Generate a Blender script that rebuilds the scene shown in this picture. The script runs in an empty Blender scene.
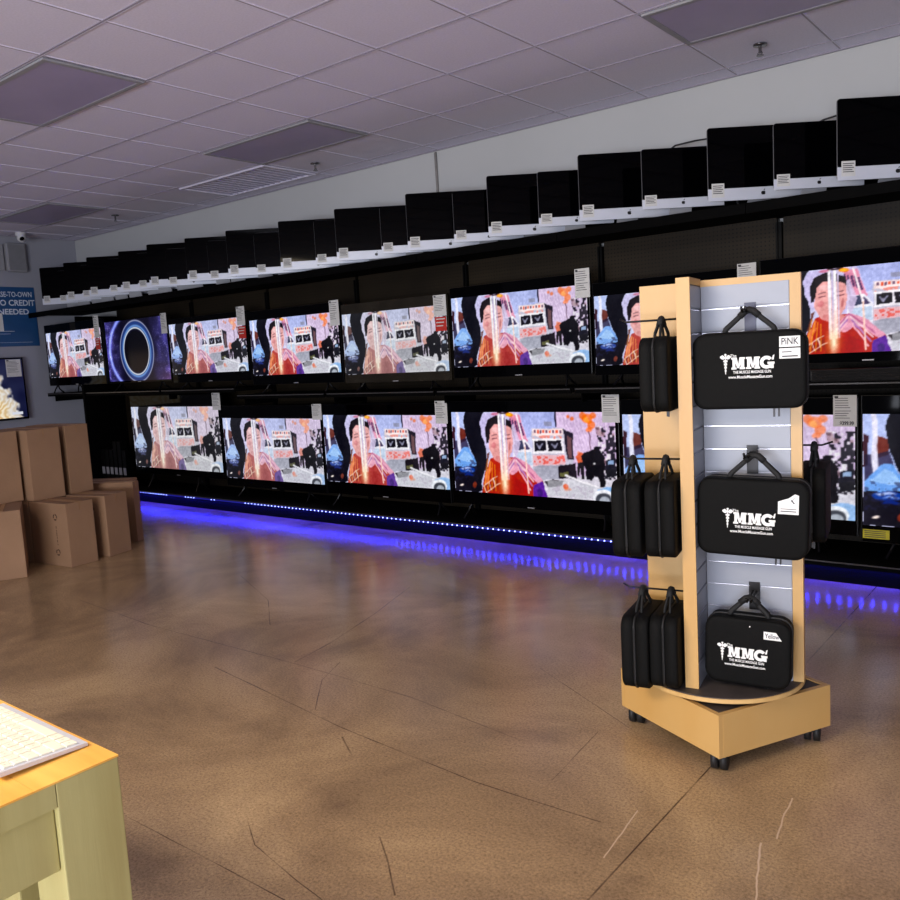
import bpy, bmesh, math, random
import numpy as np
from mathutils import Vector, Matrix

random.seed(7)
rng = np.random.default_rng(7)
SC = bpy.context.scene
COL = SC.collection
PI = math.pi
CEIL = 3.049
WALL_Y = 5.58
WALL_X = -10.24

# ------------------------------------------------------------------ materials
def lin(c):
    return tuple(((x / 255.0) / 12.92 if x / 255.0 <= .04045 else ((x / 255.0 + .055) / 1.055) ** 2.4) for x in c)

def node(nt, kind, **kw):
    n = nt.nodes.new(kind)
    for k, v in kw.items():
        setattr(n, k, v)
    return n

def mat(name, rgb, rough=.5, metal=0., var=.06, scale=12., bump=0., bscale=80., coat=0., spec=.5, stretch=None, emis=None, estr=0., rgb2=None):
    m = bpy.data.materials.new(name); m.use_nodes = True
    nt = m.node_tree; p = nt.nodes['Principled BSDF']
    c = lin(rgb); c2 = lin(rgb2) if rgb2 else tuple(max(0, v * (1 - var * 2.2)) for v in c)
    tc = node(nt, 'ShaderNodeTexCoord'); mp = node(nt, 'ShaderNodeMapping')
    nt.links.new(tc.outputs['Object'], mp.inputs['Vector'])
    if stretch: mp.inputs['Scale'].default_value = stretch
    nz = node(nt, 'ShaderNodeTexNoise'); nz.inputs['Scale'].default_value = scale; nz.inputs['Detail'].default_value = 5
    nt.links.new(mp.outputs[0], nz.inputs['Vector'])
    cr = node(nt, 'ShaderNodeValToRGB')
    cr.color_ramp.elements[0].position = .3; cr.color_ramp.elements[1].position = .7
    cr.color_ramp.elements[0].color = (*c2, 1); cr.color_ramp.elements[1].color = (*c, 1)
    nt.links.new(nz.outputs['Fac'], cr.inputs[0]); nt.links.new(cr.outputs[0], p.inputs['Base Color'])
    p.inputs['Roughness'].default_value = rough; p.inputs['Metallic'].default_value = metal
    p.inputs['Specular IOR Level'].default_value = spec; p.inputs['Coat Weight'].default_value = coat
    if bump:
        n2 = node(nt, 'ShaderNodeTexNoise'); n2.inputs['Scale'].default_value = bscale; n2.inputs['Detail'].default_value = 4
        nt.links.new(mp.outputs[0], n2.inputs['Vector'])
        b = node(nt, 'ShaderNodeBump'); b.inputs['Strength'].default_value = bump; b.inputs['Distance'].default_value = .01
        nt.links.new(n2.outputs['Fac'], b.inputs['Height']); nt.links.new(b.outputs[0], p.inputs['Normal'])
    if emis:
        p.inputs['Emission Color'].default_value = (*lin(emis), 1); p.inputs['Emission Strength'].default_value = estr
    return m

M = {}
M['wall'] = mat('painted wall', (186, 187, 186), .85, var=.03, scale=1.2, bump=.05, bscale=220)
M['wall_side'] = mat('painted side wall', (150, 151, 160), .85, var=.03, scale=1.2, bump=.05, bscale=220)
M['tile'] = mat('ceiling tile', (222, 218, 236), .9, var=.04, scale=90, bump=.15, bscale=260)
M['grid'] = mat('ceiling grid metal', (214, 210, 226), .5, var=.02)
M['diffuser'] = mat('unlit diffuser', (166, 156, 186), .35, var=.05, scale=3, bump=.1, bscale=300)
M['white_plastic'] = mat('white plastic', (214, 214, 214), .45, var=.03)
M['grey_plastic'] = mat('grey plastic', (150, 150, 154), .5, var=.05)
M['steel_dark'] = mat('dark fixture steel', (6, 6, 6), .5, var=.2, scale=4, spec=.12)
M['shelf_black'] = mat('black shelf steel', (4, 4, 4), .7, var=.2, scale=5, spec=.05)
M['channel'] = mat('price channel', (62, 60, 60), .3, var=.1, scale=6)
M['bezel'] = mat('black tv plastic', (7, 7, 9), .32, var=.1, scale=5, spec=.22)
M['bezel_gloss'] = mat('reflective tv bezel', (62, 56, 44), .22, var=.25, scale=6, metal=.6)  # bronze tone puts gold reflections into the colour of a silvery bezel
M['black_glass'] = mat('black screen glass', (1, 1, 2), .04, var=.1, scale=3, spec=.06)
M['alu'] = mat('brushed aluminium', (208, 212, 222), .42, metal=.15, var=.03, scale=6)
M['alu_dark'] = mat('darker aluminium', (176, 176, 180), .45, metal=.3, var=.04, scale=6)  # second aluminium in a darker grey
M['shell'] = mat('grey computer shell', (96, 96, 100), .5, var=.04)
M['emblem'] = mat('black emblem', (10, 10, 11), .4)
M['paper'] = mat('printed paper tag', (206, 206, 202), .8, var=.03, scale=40)
M['ink'] = mat('printed ink', (62, 62, 66), .8, var=.1)
M['red_tag'] = mat('red sale tag', (196, 44, 34), .7, var=.1, scale=30)
M['yellow_tag'] = mat('yellow energy label', (196, 182, 40), .7, var=.1, scale=30)
M['maple'] = mat('maple veneer', (198, 160, 100), .42, scale=3.0, stretch=(1, 1, .35), rgb2=(190, 146, 80), bump=.03)
M['maple_edge'] = mat('maple edge', (212, 176, 116), .45, scale=9, stretch=(1, 1, .2), rgb2=(196, 156, 94))
M['maple_deck'] = mat('dark scuffed deck board', (74, 66, 62), .6, scale=8, rgb2=(52, 46, 44))
M['slat'] = mat('grey white slatwall laminate', (146, 150, 160), .4, var=.03, scale=2)
M['slat_metal'] = mat('slatwall groove insert', (226, 226, 236), .25, metal=.7, var=.03)
M['nylon'] = mat('black textured case cloth', (9, 9, 8), .7, var=.2, scale=60, bump=.2, bscale=500, spec=.14)
M['zip'] = mat('black zipper', (15, 15, 15), .5, bump=.3, bscale=900)
M['strap'] = mat('black webbing', (16, 16, 16), .7, bump=.3, bscale=700)
M['print_white'] = mat('white screen print', (232, 232, 228), .6, var=.03)
M['hook'] = mat('dark steel wire hook', (28, 26, 26), .35, metal=.6)
M['hook_blue'] = mat('dark blue hook plate', (24, 24, 66), .4)
M['rubber'] = mat('black rubber', (20, 19, 19), .6, var=.15)
M['card'] = mat('brown cardboard', (148, 114, 84), .85, scale=3, rgb2=(134, 102, 74), bump=.1, bscale=60)
M['card_edge'] = mat('cardboard flap edge', (150, 112, 74), .9, scale=20, rgb2=(128, 94, 60))
M['card_tape'] = mat('clear packing tape', (168, 128, 84), .35, scale=6, rgb2=(150, 112, 74))
M['table_top'] = mat('butcher block top', (244, 190, 92), .4, scale=5, stretch=(.6, 5, 1), rgb2=(226, 158, 62), bump=.02)
M['table_leg'] = mat('pale maple leg', (184, 176, 118), .5, scale=6, stretch=(4, 4, .3), rgb2=(166, 154, 98), bump=.03)
M['key'] = mat('white key cap', (240, 238, 218), .5, var=.02)
M['poster_blue'] = mat('blue poster vinyl', (24, 74, 122), .5, var=.06, scale=4)
M['poster_light'] = mat('poster lettering', (206, 214, 226), .6, var=.02)
M['cable'] = mat('dark cable', (26, 26, 28), .5)
M['conduit'] = mat('painted conduit', (150, 146, 142), .5, var=.08, scale=30)
M['brown_print'] = mat('dark brown carton print', (70, 44, 26), .9)
M['sprinkler'] = mat('chrome sprinkler', (120, 118, 122), .25, metal=.9)
M['led'] = mat('lit blue white diode', (120, 140, 255), .4, emis=(150, 165, 255), estr=6)
M['led'].cycles.emission_sampling = 'NONE'
M['led_tape'] = mat('led tape', (40, 44, 110), .4, emis=(20, 20, 160), estr=.6)
M['led_tape'].cycles.emission_sampling = 'NONE'
M['brush'] = mat('soft grille cloth', (16, 16, 17), .9, var=.3, scale=40, bump=.6, bscale=200)

def pegboard():
    m = mat('brown pegboard', (42, 34, 22), .55, var=.25, scale=1.6, spec=.2)
    nt = m.node_tree; p = nt.nodes['Principled BSDF']
    tc = node(nt, 'ShaderNodeTexCoord'); sp = node(nt, 'ShaderNodeSeparateXYZ'); nt.links.new(tc.outputs['Object'], sp.inputs[0])
    fr = []
    for ax in ('X', 'Z'):
        a = node(nt, 'ShaderNodeMath', operation='MULTIPLY'); a.inputs[1].default_value = 1 / .0254
        b = node(nt, 'ShaderNodeMath', operation='FRACT'); c = node(nt, 'ShaderNodeMath', operation='SUBTRACT'); c.inputs[1].default_value = .5
        d = node(nt, 'ShaderNodeMath', operation='MULTIPLY')
        nt.links.new(sp.outputs[ax], a.inputs[0]); nt.links.new(a.outputs[0], b.inputs[0]); nt.links.new(b.outputs[0], c.inputs[0])
        nt.links.new(c.outputs[0], d.inputs[0]); nt.links.new(c.outputs[0], d.inputs[1]); fr.append(d)
    s = node(nt, 'ShaderNodeMath', operation='ADD'); nt.links.new(fr[0].outputs[0], s.inputs[0]); nt.links.new(fr[1].outputs[0], s.inputs[1])
    g = node(nt, 'ShaderNodeMath', operation='GREATER_THAN'); g.inputs[1].default_value = .035; nt.links.new(s.outputs[0], g.inputs[0])
    mx = node(nt, 'ShaderNodeMixRGB'); mx.inputs[1].default_value = (.001, .001, .001, 1)
    src = p.inputs['Base Color'].links[0].from_socket
    nt.links.new(g.outputs[0], mx.inputs[0]); nt.links.new(src, mx.inputs[2]); nt.links.new(mx.outputs[0], p.inputs['Base Color'])
    return m
M['peg'] = pegboard()

def floor_material():
    m = bpy.data.materials.new('stained concrete'); m.use_nodes = True
    nt = m.node_tree; p = nt.nodes['Principled BSDF']; L = nt.links.new
    tc = node(nt, 'ShaderNodeTexCoord')
    def noise(s, d=6, r=.6, dist=0):
        n = node(nt, 'ShaderNodeTexNoise'); n.inputs['Scale'].default_value = s; n.inputs['Detail'].default_value = d
        n.inputs['Roughness'].default_value = r; n.inputs['Distortion'].default_value = dist; L(tc.outputs['Object'], n.inputs['Vector']); return n
    def ramp(src, stops):
        r = node(nt, 'ShaderNodeValToRGB'); e = r.color_ramp.elements
        e[0].position, e[0].color = stops[0][0], (*stops[0][1], 1); e[1].position, e[1].color = stops[-1][0], (*stops[-1][1], 1)
        for q, c in stops[1:-1]:
            x = e.new(q); x.color = (*c, 1)
        L(src, r.inputs[0]); return r
    base = ramp(noise(1.1, 8, .62, .6).outputs['Fac'], [(.3, lin((116, 94, 72))), (.5, lin((158, 131, 98))), (.72, lin((192, 163, 122)))])
    spk = ramp(noise(110, 6, .85).outputs['Fac'], [(.36, (.5, .48, .46)), (.5, (1, 1, 1)), (.64, (1.4, 1.36, 1.3))])
    mul = node(nt, 'ShaderNodeMixRGB', blend_type='MULTIPLY'); mul.inputs[0].default_value = .9
    L(base.outputs[0], mul.inputs[1]); L(spk.outputs[0], mul.inputs[2])
    # joints and hairline cracks: distance to segments on the slab, wobbling a little
    wob = noise(3.2, 4, .6)
    wv = node(nt, 'ShaderNodeVectorMath', operation='SUBTRACT'); wv.inputs[1].default_value = (.5, .5, .5); L(wob.outputs['Color'], wv.inputs[0])
    def seg(a, b, w, wobble):
        ws = node(nt, 'ShaderNodeVectorMath', operation='SCALE'); ws.inputs['Scale'].default_value = wobble * .45; L(wv.outputs[0], ws.inputs[0])
        ad = node(nt, 'ShaderNodeVectorMath', operation='ADD'); L(tc.outputs['Object'], ad.inputs[0]); L(ws.outputs[0], ad.inputs[1])
        A = Vector((a[0], a[1], 0)); B = Vector((b[0], b[1], 0)); ab = B - A
        s0 = node(nt, 'ShaderNodeVectorMath', operation='SUBTRACT'); s0.inputs[1].default_value = A; L(ad.outputs[0], s0.inputs[0])
        s1 = node(nt, 'ShaderNodeVectorMath', operation='MULTIPLY'); s1.inputs[1].default_value = (1, 1, 0); L(s0.outputs[0], s1.inputs[0])
        dt = node(nt, 'ShaderNodeVectorMath', operation='DOT_PRODUCT'); dt.inputs[1].default_value = ab / ab.length_squared; L(s1.outputs[0], dt.inputs[0])
        cl = node(nt, 'ShaderNodeClamp'); L(dt.outputs['Value'], cl.inputs[0])
        pr = node(nt, 'ShaderNodeVectorMath', operation='SCALE'); pr.inputs[0].default_value = ab; L(cl.outputs[0], pr.inputs['Scale'])
        di = node(nt, 'ShaderNodeVectorMath', operation='DISTANCE'); L(s1.outputs[0], di.inputs[0]); L(pr.outputs[0], di.inputs[1])
        mr = node(nt, 'ShaderNodeMapRange'); mr.inputs[1].default_value = w * .4; mr.inputs[2].default_value = w * 1.5
        mr.inputs[3].default_value = 1; mr.inputs[4].default_value = 0; L(di.outputs['Value'], mr.inputs[0]); return mr
    chains = [([(-2.12, 1.521), (-1.988, 1.446), (-1.785, 1.406), (-1.629, 1.381)], .0016), ([(-1.701, 1.682), (-1.596, 1.603), (-1.48, 1.504)], .0024),
              ([(-2.282, 2.094), (-2.146, 2.011)], .003), ([(-2.864, 2.651), (-2.773, 2.451), (-2.557, 2.21)], .0018),
              ([(-3.413, 3.784), (-3.245, 3.31), (-3.105, 2.83), (-3.056, 2.541)], .0032), ([(-5.129, 2.58), (-4.237, 2.513), (-3.004, 2.526), (-2.305, 2.512), (-1.672, 2.422)], .0024),
              ([(-3.348, 2.299), (-2.352, 2.152), (-1.654, 2.094), (-1.195, 2.105)], .0024), ([(-5, 1.30), (-2.477, 1.319), (-1.05, 1.33)], .0018),
              ([(-4.669, 3.469), (-4.01, 3.166), (-3.615, 2.853)], .0018), ([(-1.488, 2.63), (-1.446, 2.241)], .0016), ([(-2.01, 3.056), (-1.347, 2.687)], .0014)]
    dark = [((-1.048, -3), (-1.048, 5.5), .0026, .0)]
    for pts, wd in chains: dark += [(a, b, wd, .02) for a, b in zip(pts, pts[1:])]
    light = [((-.775, 2.54), (-.74, 2.3), .0024, .12), ((-.77, 2.25), (-.68, 1.95), .0024, .12), ((-1.13, 2.22), (-1.10, 1.95), .002, .06)]
    def comb(lst):
        cur = None
        for s in lst:
            n = seg(*s)
            if cur is None: cur = n.outputs[0]
            else:
                mx = node(nt, 'ShaderNodeMath', operation='MAXIMUM'); L(cur, mx.inputs[0]); L(n.outputs[0], mx.inputs[1]); cur = mx.outputs[0]
        return cur
    cd, clt = comb(dark), comb(light)
    fade = ramp(noise(5, 2).outputs['Fac'], [(.3, (.1, .1, .1)), (.6, (.95, .95, .95))])
    fm = node(nt, 'ShaderNodeMath', operation='MULTIPLY'); L(cd, fm.inputs[0]); L(fade.outputs[0], fm.inputs[1])
    m1 = node(nt, 'ShaderNodeMixRGB'); m1.inputs[2].default_value = (*lin((70, 50, 38)), 1); L(fm.outputs[0], m1.inputs[0]); L(mul.outputs[0], m1.inputs[1])
    m2 = node(nt, 'ShaderNodeMixRGB'); m2.inputs[2].default_value = (*lin((205, 178, 148)), 1); L(clt, m2.inputs[0]); L(m1.outputs[0], m2.inputs[1])
    L(m2.outputs[0], p.inputs['Base Color'])
    rr = node(nt, 'ShaderNodeMapRange'); rr.inputs[3].default_value = .17; rr.inputs[4].default_value = .26; L(noise(2.3, 5).outputs['Fac'], rr.inputs[0])
    L(rr.outputs[0], p.inputs['Roughness']); p.inputs['Specular IOR Level'].default_value = .42
    bp = node(nt, 'ShaderNodeBump'); bp.inputs['Strength'].default_value = .008; bp.inputs['Distance'].default_value = .004
    L(noise(60, 4).outputs['Fac'], bp.inputs['Height']); L(bp.outputs[0], p.inputs['Normal'])
    return m
M['floor'] = floor_material()

def picture_material(name, strength, sat=1., tint=(1, 1, 1), flat=0.):
    m = bpy.data.materials.new(name); m.use_nodes = True
    nt = m.node_tree; p = nt.nodes['Principled BSDF']
    at = node(nt, 'ShaderNodeAttribute'); at.attribute_name = 'pic'
    hs = node(nt, 'ShaderNodeHueSaturation'); hs.inputs['Saturation'].default_value = sat
    mx = node(nt, 'ShaderNodeMixRGB', blend_type='MULTIPLY'); mx.inputs[0].default_value = 1; mx.inputs[2].default_value = (*tint, 1)
    ml = node(nt, 'ShaderNodeMixRGB'); ml.inputs[0].default_value = flat; ml.inputs[2].default_value = (.6, .62, .72, 1)
    nt.links.new(at.outputs['Color'], hs.inputs['Color']); nt.links.new(hs.outputs[0], mx.inputs[1]); nt.links.new(mx.outputs[0], ml.inputs[1])
    nt.links.new(ml.outputs[0], p.inputs['Emission Color']); p.inputs['Emission Strength'].default_value = strength
    p.inputs['Base Color'].default_value = (.004, .004, .005, 1); p.inputs['Roughness'].default_value = .2; p.inputs['Specular IOR Level'].default_value = .12
    return m
M['pic'] = picture_material('lit picture', 1.0)
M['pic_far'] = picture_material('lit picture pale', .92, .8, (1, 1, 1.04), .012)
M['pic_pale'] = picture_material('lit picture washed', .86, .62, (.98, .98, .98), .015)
M['pic_warm'] = picture_material('lit picture vivid', 1.02, 1.1, (1.04, 1, 1))
M['pic_dim'] = picture_material('lit picture other', .9)

# ------------------------------------------------------------------ mesh helpers
class MB:
    def __init__(s): s.bm = bmesh.new()
    def box(s, x0, x1, y0, y1, z0, z1, mx=None, bev=0.):
        r = bmesh.ops.create_cube(s.bm, size=1); v = r['verts']
        bmesh.ops.scale(s.bm, vec=(abs(x1 - x0), abs(y1 - y0), abs(z1 - z0)), verts=v)
        bmesh.ops.translate(s.bm, vec=((x0 + x1) / 2, (y0 + y1) / 2, (z0 + z1) / 2), verts=v)
        if bev > 0:
            es = list({e for q in v for e in q.link_edges})
            rr = bmesh.ops.bevel(s.bm, geom=es, offset=bev, segments=2, affect='EDGES', profile=.6)
            v = list({q for f in rr['faces'] for q in f.verts} | {q for q in v if q.is_valid})
        if mx is not None: bmesh.ops.transform(s.bm, matrix=mx, verts=[q for q in v if q.is_valid])
        return s
    def quad(s, pts):
        s.bm.faces.new([s.bm.verts.new(p) for p in pts]); return s
    def prism(s, pts, y0, y1, bev=0.):       # outline in xz, extruded along y
        a = [s.bm.verts.new((p[0], y0, p[1])) for p in pts]; b = [s.bm.verts.new((p[0], y1, p[1])) for p in pts]
        n = len(pts); s.bm.faces.new(a); s.bm.faces.new(b[::-1])
        for i in range(n): s.bm.faces.new((a[i], b[i], b[(i + 1) % n], a[(i + 1) % n]))
        return s
    def loft(s, rings, cap=True):
        vs = [[s.bm.verts.new(p) for p in r] for r in rings]; n = len(vs[0])
        for a, b in zip(vs, vs[1:]):
            for i in range(n): s.bm.faces.new((a[i], a[(i + 1) % n], b[(i + 1) % n], b[i]))
        if cap: s.bm.faces.new(vs[0][::-1]); s.bm.faces.new(vs[-1])
        return s
    def cyl(s, p, r, h, axis='Z', n=20, r2=None):
        rings = []
        for t, rad in ((-.5, r), (.5, r if r2 is None else r2)):
            ring = []
            for i in range(n):
                a = 2 * PI * i / n; c, d = rad * math.cos(a), rad * math.sin(a); k = t * h
                q = {'Z': (c, d, k), 'Y': (d, k, c), 'X': (k, c, d)}[axis]
                ring.append((p[0] + q[0], p[1] + q[1], p[2] + q[2]))
            rings.append(ring)
        return s.loft(rings)
    def tube(s, path, r, n=8, flat=None):
        path = [Vector(p) for p in path]; rings = []; up = Vector((0, 0, 1))
        for i, p in enumerate(path):
            d = (path[min(i + 1, len(path) - 1)] - path[max(i - 1, 0)]).normalized()
            a = d.cross(up)
            if a.length < .05: a = d.cross(Vector((0, 1, 0)))
            a.normalize(); b = d.cross(a)
            ra, rb = (r, r) if flat is None else flat
            rings.append([p + a * ra * math.cos(2 * PI * k / n) + b * rb * math.sin(2 * PI * k / n) for k in range(n)])
        return s.loft(rings)
    def build(s, name, m, parent=None, smooth=False, loc=None, rz=None):
        bmesh.ops.recalc_face_normals(s.bm, faces=s.bm.faces)
        me = bpy.data.meshes.new(name); s.bm.to_mesh(me); s.bm.free()
        if smooth:
            for f in me.polygons: f.use_smooth = True
        me.materials.append(M[m] if isinstance(m, str) else m)
        return link(name, me, parent, loc, rz)

def link(name, me, parent=None, loc=None, rz=None):
    o = bpy.data.objects.new(name, me); COL.objects.link(o)
    if parent: o.parent = parent
    if loc: o.location = loc
    if rz is not None: o.rotation_euler = (0, 0, rz)
    return o
def tag(o, label=None, cat=None, group=None, kind=None):
    if label: o['label'] = label
    if cat: o['category'] = cat
    if group: o['group'] = group
    if kind: o['kind'] = kind
    return o
def empty(name, loc, rz, label, cat, group=None):
    o = bpy.data.objects.new(name, None); COL.objects.link(o); o.location = loc; o.rotation_euler = (0, 0, rz)
    o.empty_display_size = .05
    return tag(o, label, cat, group)
def copy_thing(root, loc, label, rz=None):
    r = root.copy(); COL.objects.link(r); r.location = loc; r['label'] = label
    if rz is not None: r.rotation_euler = (0, 0, rz)
    for ch in list(root.children):
        c = ch.copy(); COL.objects.link(c); c.parent = r
        for g in list(ch.children):
            d = g.copy(); COL.objects.link(d); d.parent = c
    return r
def structure(o): o['kind'] = 'structure'; return o

def text(name, s, size, m, parent=None, at=(0, 0, 0), width=None, bold=.0, face='Y', align='CENTER', shear=0., squeeze=None, rx=None):
    """lettering in the xz plane facing -y (face Y) or in the yz plane facing +x (face X)"""
    cu = bpy.data.curves.new(name, 'FONT'); cu.body = s; cu.size = size; cu.offset = bold; cu.shear = shear
    cu.align_x = align; cu.align_y = 'CENTER'; cu.resolution_u = 3
    t = bpy.data.objects.new(name, cu); COL.objects.link(t)
    bpy.context.view_layer.update()
    me = bpy.data.meshes.new_from_object(t.evaluated_get(bpy.context.evaluated_depsgraph_get()))
    bpy.data.objects.remove(t)
    co = [v.co.copy() for v in me.vertices]
    w = max(c.x for c in co) - min(c.x for c in co)
    k = (width / w) if width else 1
    sx = k if squeeze is None else squeeze
    for v in me.vertices:
        x, y = v.co.x * (k if width else 1), v.co.y
        if face == 'Y': v.co = (at[0] + x, at[1], at[2] + y)
        elif face == 'X': v.co = (at[0], at[1] + x, at[2] + y)
        else: v.co = (at[0] + x, at[1] + y, at[2])
    me.name = name; me.materials.clear(); me.materials.append(M[m])
    return link(name, me, parent)

# ------------------------------------------------------------------ camera
F = 847.756
R3 = Matrix(((0.7827824920, 0.6197212871, -0.0565428730), (-0.0272042865, 0.1248535179, 0.9918021606), (-0.6217004882, 0.7748271584, -0.1145922233)))
cam_d = bpy.data.cameras.new('camera'); cam = bpy.data.objects.new('camera', cam_d); COL.objects.link(cam)
cam_d.sensor_width = 36; cam_d.lens = F * 36 / 900; cam_d.clip_start = .02; cam_d.clip_end = 100
mw = Matrix(((R3[0][0], R3[1][0], -R3[2][0], 0), (R3[0][1], R3[1][1], -R3[2][1], 0), (R3[0][2], R3[1][2], -R3[2][2], 1.42), (0, 0, 0, 1)))
cam.matrix_world = mw
SC.camera = cam

# ------------------------------------------------------------------ setting
structure(MB().box(WALL_X - .1, 4.5, -4.5, WALL_Y + .1, -.1, 0).build('floor', 'floor'))
structure(MB().box(WALL_X - .1, 4.5, -4.5, WALL_Y + .1, CEIL + .006, CEIL + .1).build('ceiling', 'tile'))
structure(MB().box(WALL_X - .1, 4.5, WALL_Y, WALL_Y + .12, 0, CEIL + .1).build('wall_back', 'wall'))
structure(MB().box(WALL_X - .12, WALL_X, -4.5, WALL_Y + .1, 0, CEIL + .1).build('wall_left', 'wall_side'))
GX, GY = -3.799, 3.547
g = MB(); hl = MB()  # g: bars with their shaded side put in grey; hl: highlight as bright strips
for i in range(-11, 14):
    x = GX + .61 * i
    if WALL_X < x < 4.5:
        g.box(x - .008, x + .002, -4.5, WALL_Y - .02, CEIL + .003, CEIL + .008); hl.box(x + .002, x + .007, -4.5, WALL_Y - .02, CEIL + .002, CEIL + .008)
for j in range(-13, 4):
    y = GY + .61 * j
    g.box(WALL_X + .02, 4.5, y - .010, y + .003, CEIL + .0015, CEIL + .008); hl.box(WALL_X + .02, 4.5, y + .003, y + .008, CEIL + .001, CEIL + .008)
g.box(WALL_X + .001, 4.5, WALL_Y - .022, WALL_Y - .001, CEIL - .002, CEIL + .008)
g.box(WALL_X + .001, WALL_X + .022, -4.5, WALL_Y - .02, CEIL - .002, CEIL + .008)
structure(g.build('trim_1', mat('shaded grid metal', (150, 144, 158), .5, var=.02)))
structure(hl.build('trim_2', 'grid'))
structure(MB().box(WALL_X + .001, WALL_X + .014, -4.5, 4.9, 0, .1).build('baseboard_left', 'steel_dark'))

def light_panel(i, j, label):
    x0, y0 = GX + .61 * i, GY + .61 * j
    t = empty('ceiling_light', (x0 + .61, y0 + .305, CEIL - .012), 0, label, 'ceiling light', 'unlit ceiling light panels')
    f = MB(); a, b = .598, .293
    f.box(-a, a, -b, -b + .03, 0, .012).box(-a, a, b - .03, b, 0, .012).box(-a, -a + .03, -b + .03, b - .03, 0, .012).box(a - .03, a, -b + .03, b - .03, 0, .012)
    f.build('frame', 'grey_plastic', t)
    MB().box(-a + .03, a - .03, -b + .03, b - .03, .003, .012).build('diffuser', 'diffuser', t)
light_panel(-3, -2, 'unlit lavender ceiling panel largest and nearest at the upper left')
light_panel(-3, 1, 'unlit dark ceiling light panel beside the slatted vent')
light_panel(-9, 1, 'small unlit ceiling light panel in the far corner near the camera dome')
light_panel(3, 1, 'unlit ceiling light panel at the top right next to a sprinkler')

t = empty('ceiling_vent', (GX + .61 * -5 + .61, GY + .61 * 2 + .305, CEIL - .014), 0, 'white slatted air vent set in the ceiling grid', 'vent')
v = MB(); a, b = .598, .293
v.box(-a, a, -b, -b + .025, 0, .014).box(-a, a, b - .025, b, 0, .014).box(-a, -a + .025, -b + .025, b - .025, 0, .014).box(a - .025, a, -b + .025, b - .025, 0, .014)
v.build('frame', 'grid', t)
v = MB()
for k in range(15):
    v.box(-.012, .012, -b + .025, b - .025, -.0015, .0015, Matrix.Translation((-a + .06 + k * .077, 0, .006)) @ Matrix.Rotation(.5, 4, 'Y'))
v.build('slats', 'grid', t)

for p, lab in (((-1.671, 5.089), 'silver fire sprinkler hanging by the top right light panel'), ((-5.348, 5.085), 'small fire sprinkler hanging right of the slatted vent'),
               ((-8.37, 5.035), 'tiny fire sprinkler hanging near the far left ceiling corner')):
    t = empty('fire_sprinkler', (p[0], p[1], CEIL), 0, lab, 'sprinkler', 'ceiling fire sprinklers')
    MB().cyl((0, 0, -.005), .038, .008).build('escutcheon', 'sprinkler', t, True)
    MB().cyl((0, 0, -.028), .009, .045, n=10).build('stem', 'sprinkler', t)
    s = MB().cyl((0, 0, -.062), .02, .004, n=14)
    s.tube([(-.007, 0, -.04), (-.014, 0, -.05), (-.004, 0, -.062)], .003, 6).tube([(.007, 0, -.04), (.014, 0, -.05), (.004, 0, -.062)], .003, 6)
    s.build('deflector', 'sprinkler', t)

t = empty('security_camera', (-9.93, 4.77, CEIL), 0, 'small white dome security camera in the far ceiling corner', 'camera')
MB().cyl((0, 0, -.02), .055, .04).build('base', 'white_plastic', t, False)
dm = MB(); bmesh.ops.create_uvsphere(dm.bm, u_segments=16, v_segments=10, radius=.05, matrix=Matrix.Translation((.015, 0, -.06)))
dm.build('eyeball', 'white_plastic', t, True)
MB().cyl((.055, -.015, -.075), .022, .03, 'X', 14).build('lens', 'black_glass', t)

t = empty('wall_speaker', (WALL_X + .002, 4.815, 2.80), 0, 'flat grey wall speaker above the blue poster', 'speaker')
MB().box(0, .07, -.115, .115, -.165, .165, bev=.02).build('body', 'grey_plastic', t)
gq = MB().box(.07, .078, -.095, .095, -.145, .145); gq.cyl((.079, 0, .05), .012, .004, 'X', 14).build('grille', mat('speaker grille', (132, 132, 136), .8, bump=.5, bscale=400), t)
tag(MB().box(WALL_X + .001, WALL_X + .03, 4.60, 4.685, 2.65, 2.95, bev=.006).build('wall_box', 'grey_plastic'), 'grey narrow wall box left of the grey wall speaker', 'wall box')

# wall poster
PX = WALL_X + .002
t = empty('wall_poster', (PX, 4.50, 2.12), 0, 'blue poster on the side wall about credit with pale lettering', 'poster')
MB().box(0, .006, -.50, .50, -.345, .345).build('sheet', 'poster_blue', t)
text('lettering', 'LEASE-TO-OWN', .085, 'poster_light', t, (.0075, .235, .256), .46, .001, 'X')
text('lettering', 'NO CREDIT', .093, 'poster_light', t, (.0075, .255, .158), .47, .002, 'X')
text('lettering', 'NEEDED', .088, 'poster_light', t, (.0075, .235, .055), .35, .002, 'X')
MB().box(.006, .0072, -.3, .42, -.30, -.298).box(.006, .0072, .0, .22, -.17, -.166).box(.006, .0072, .0, .17, -.20, -.197).build('fine_print', 'poster_light', t)
tag(MB().box(PX + .0062, PX + .009, 4.53, 4.60, 1.95, 2.16).build('paper_notice', 'paper'), 'white paper notice taped over the blue poster', 'notice')

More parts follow.
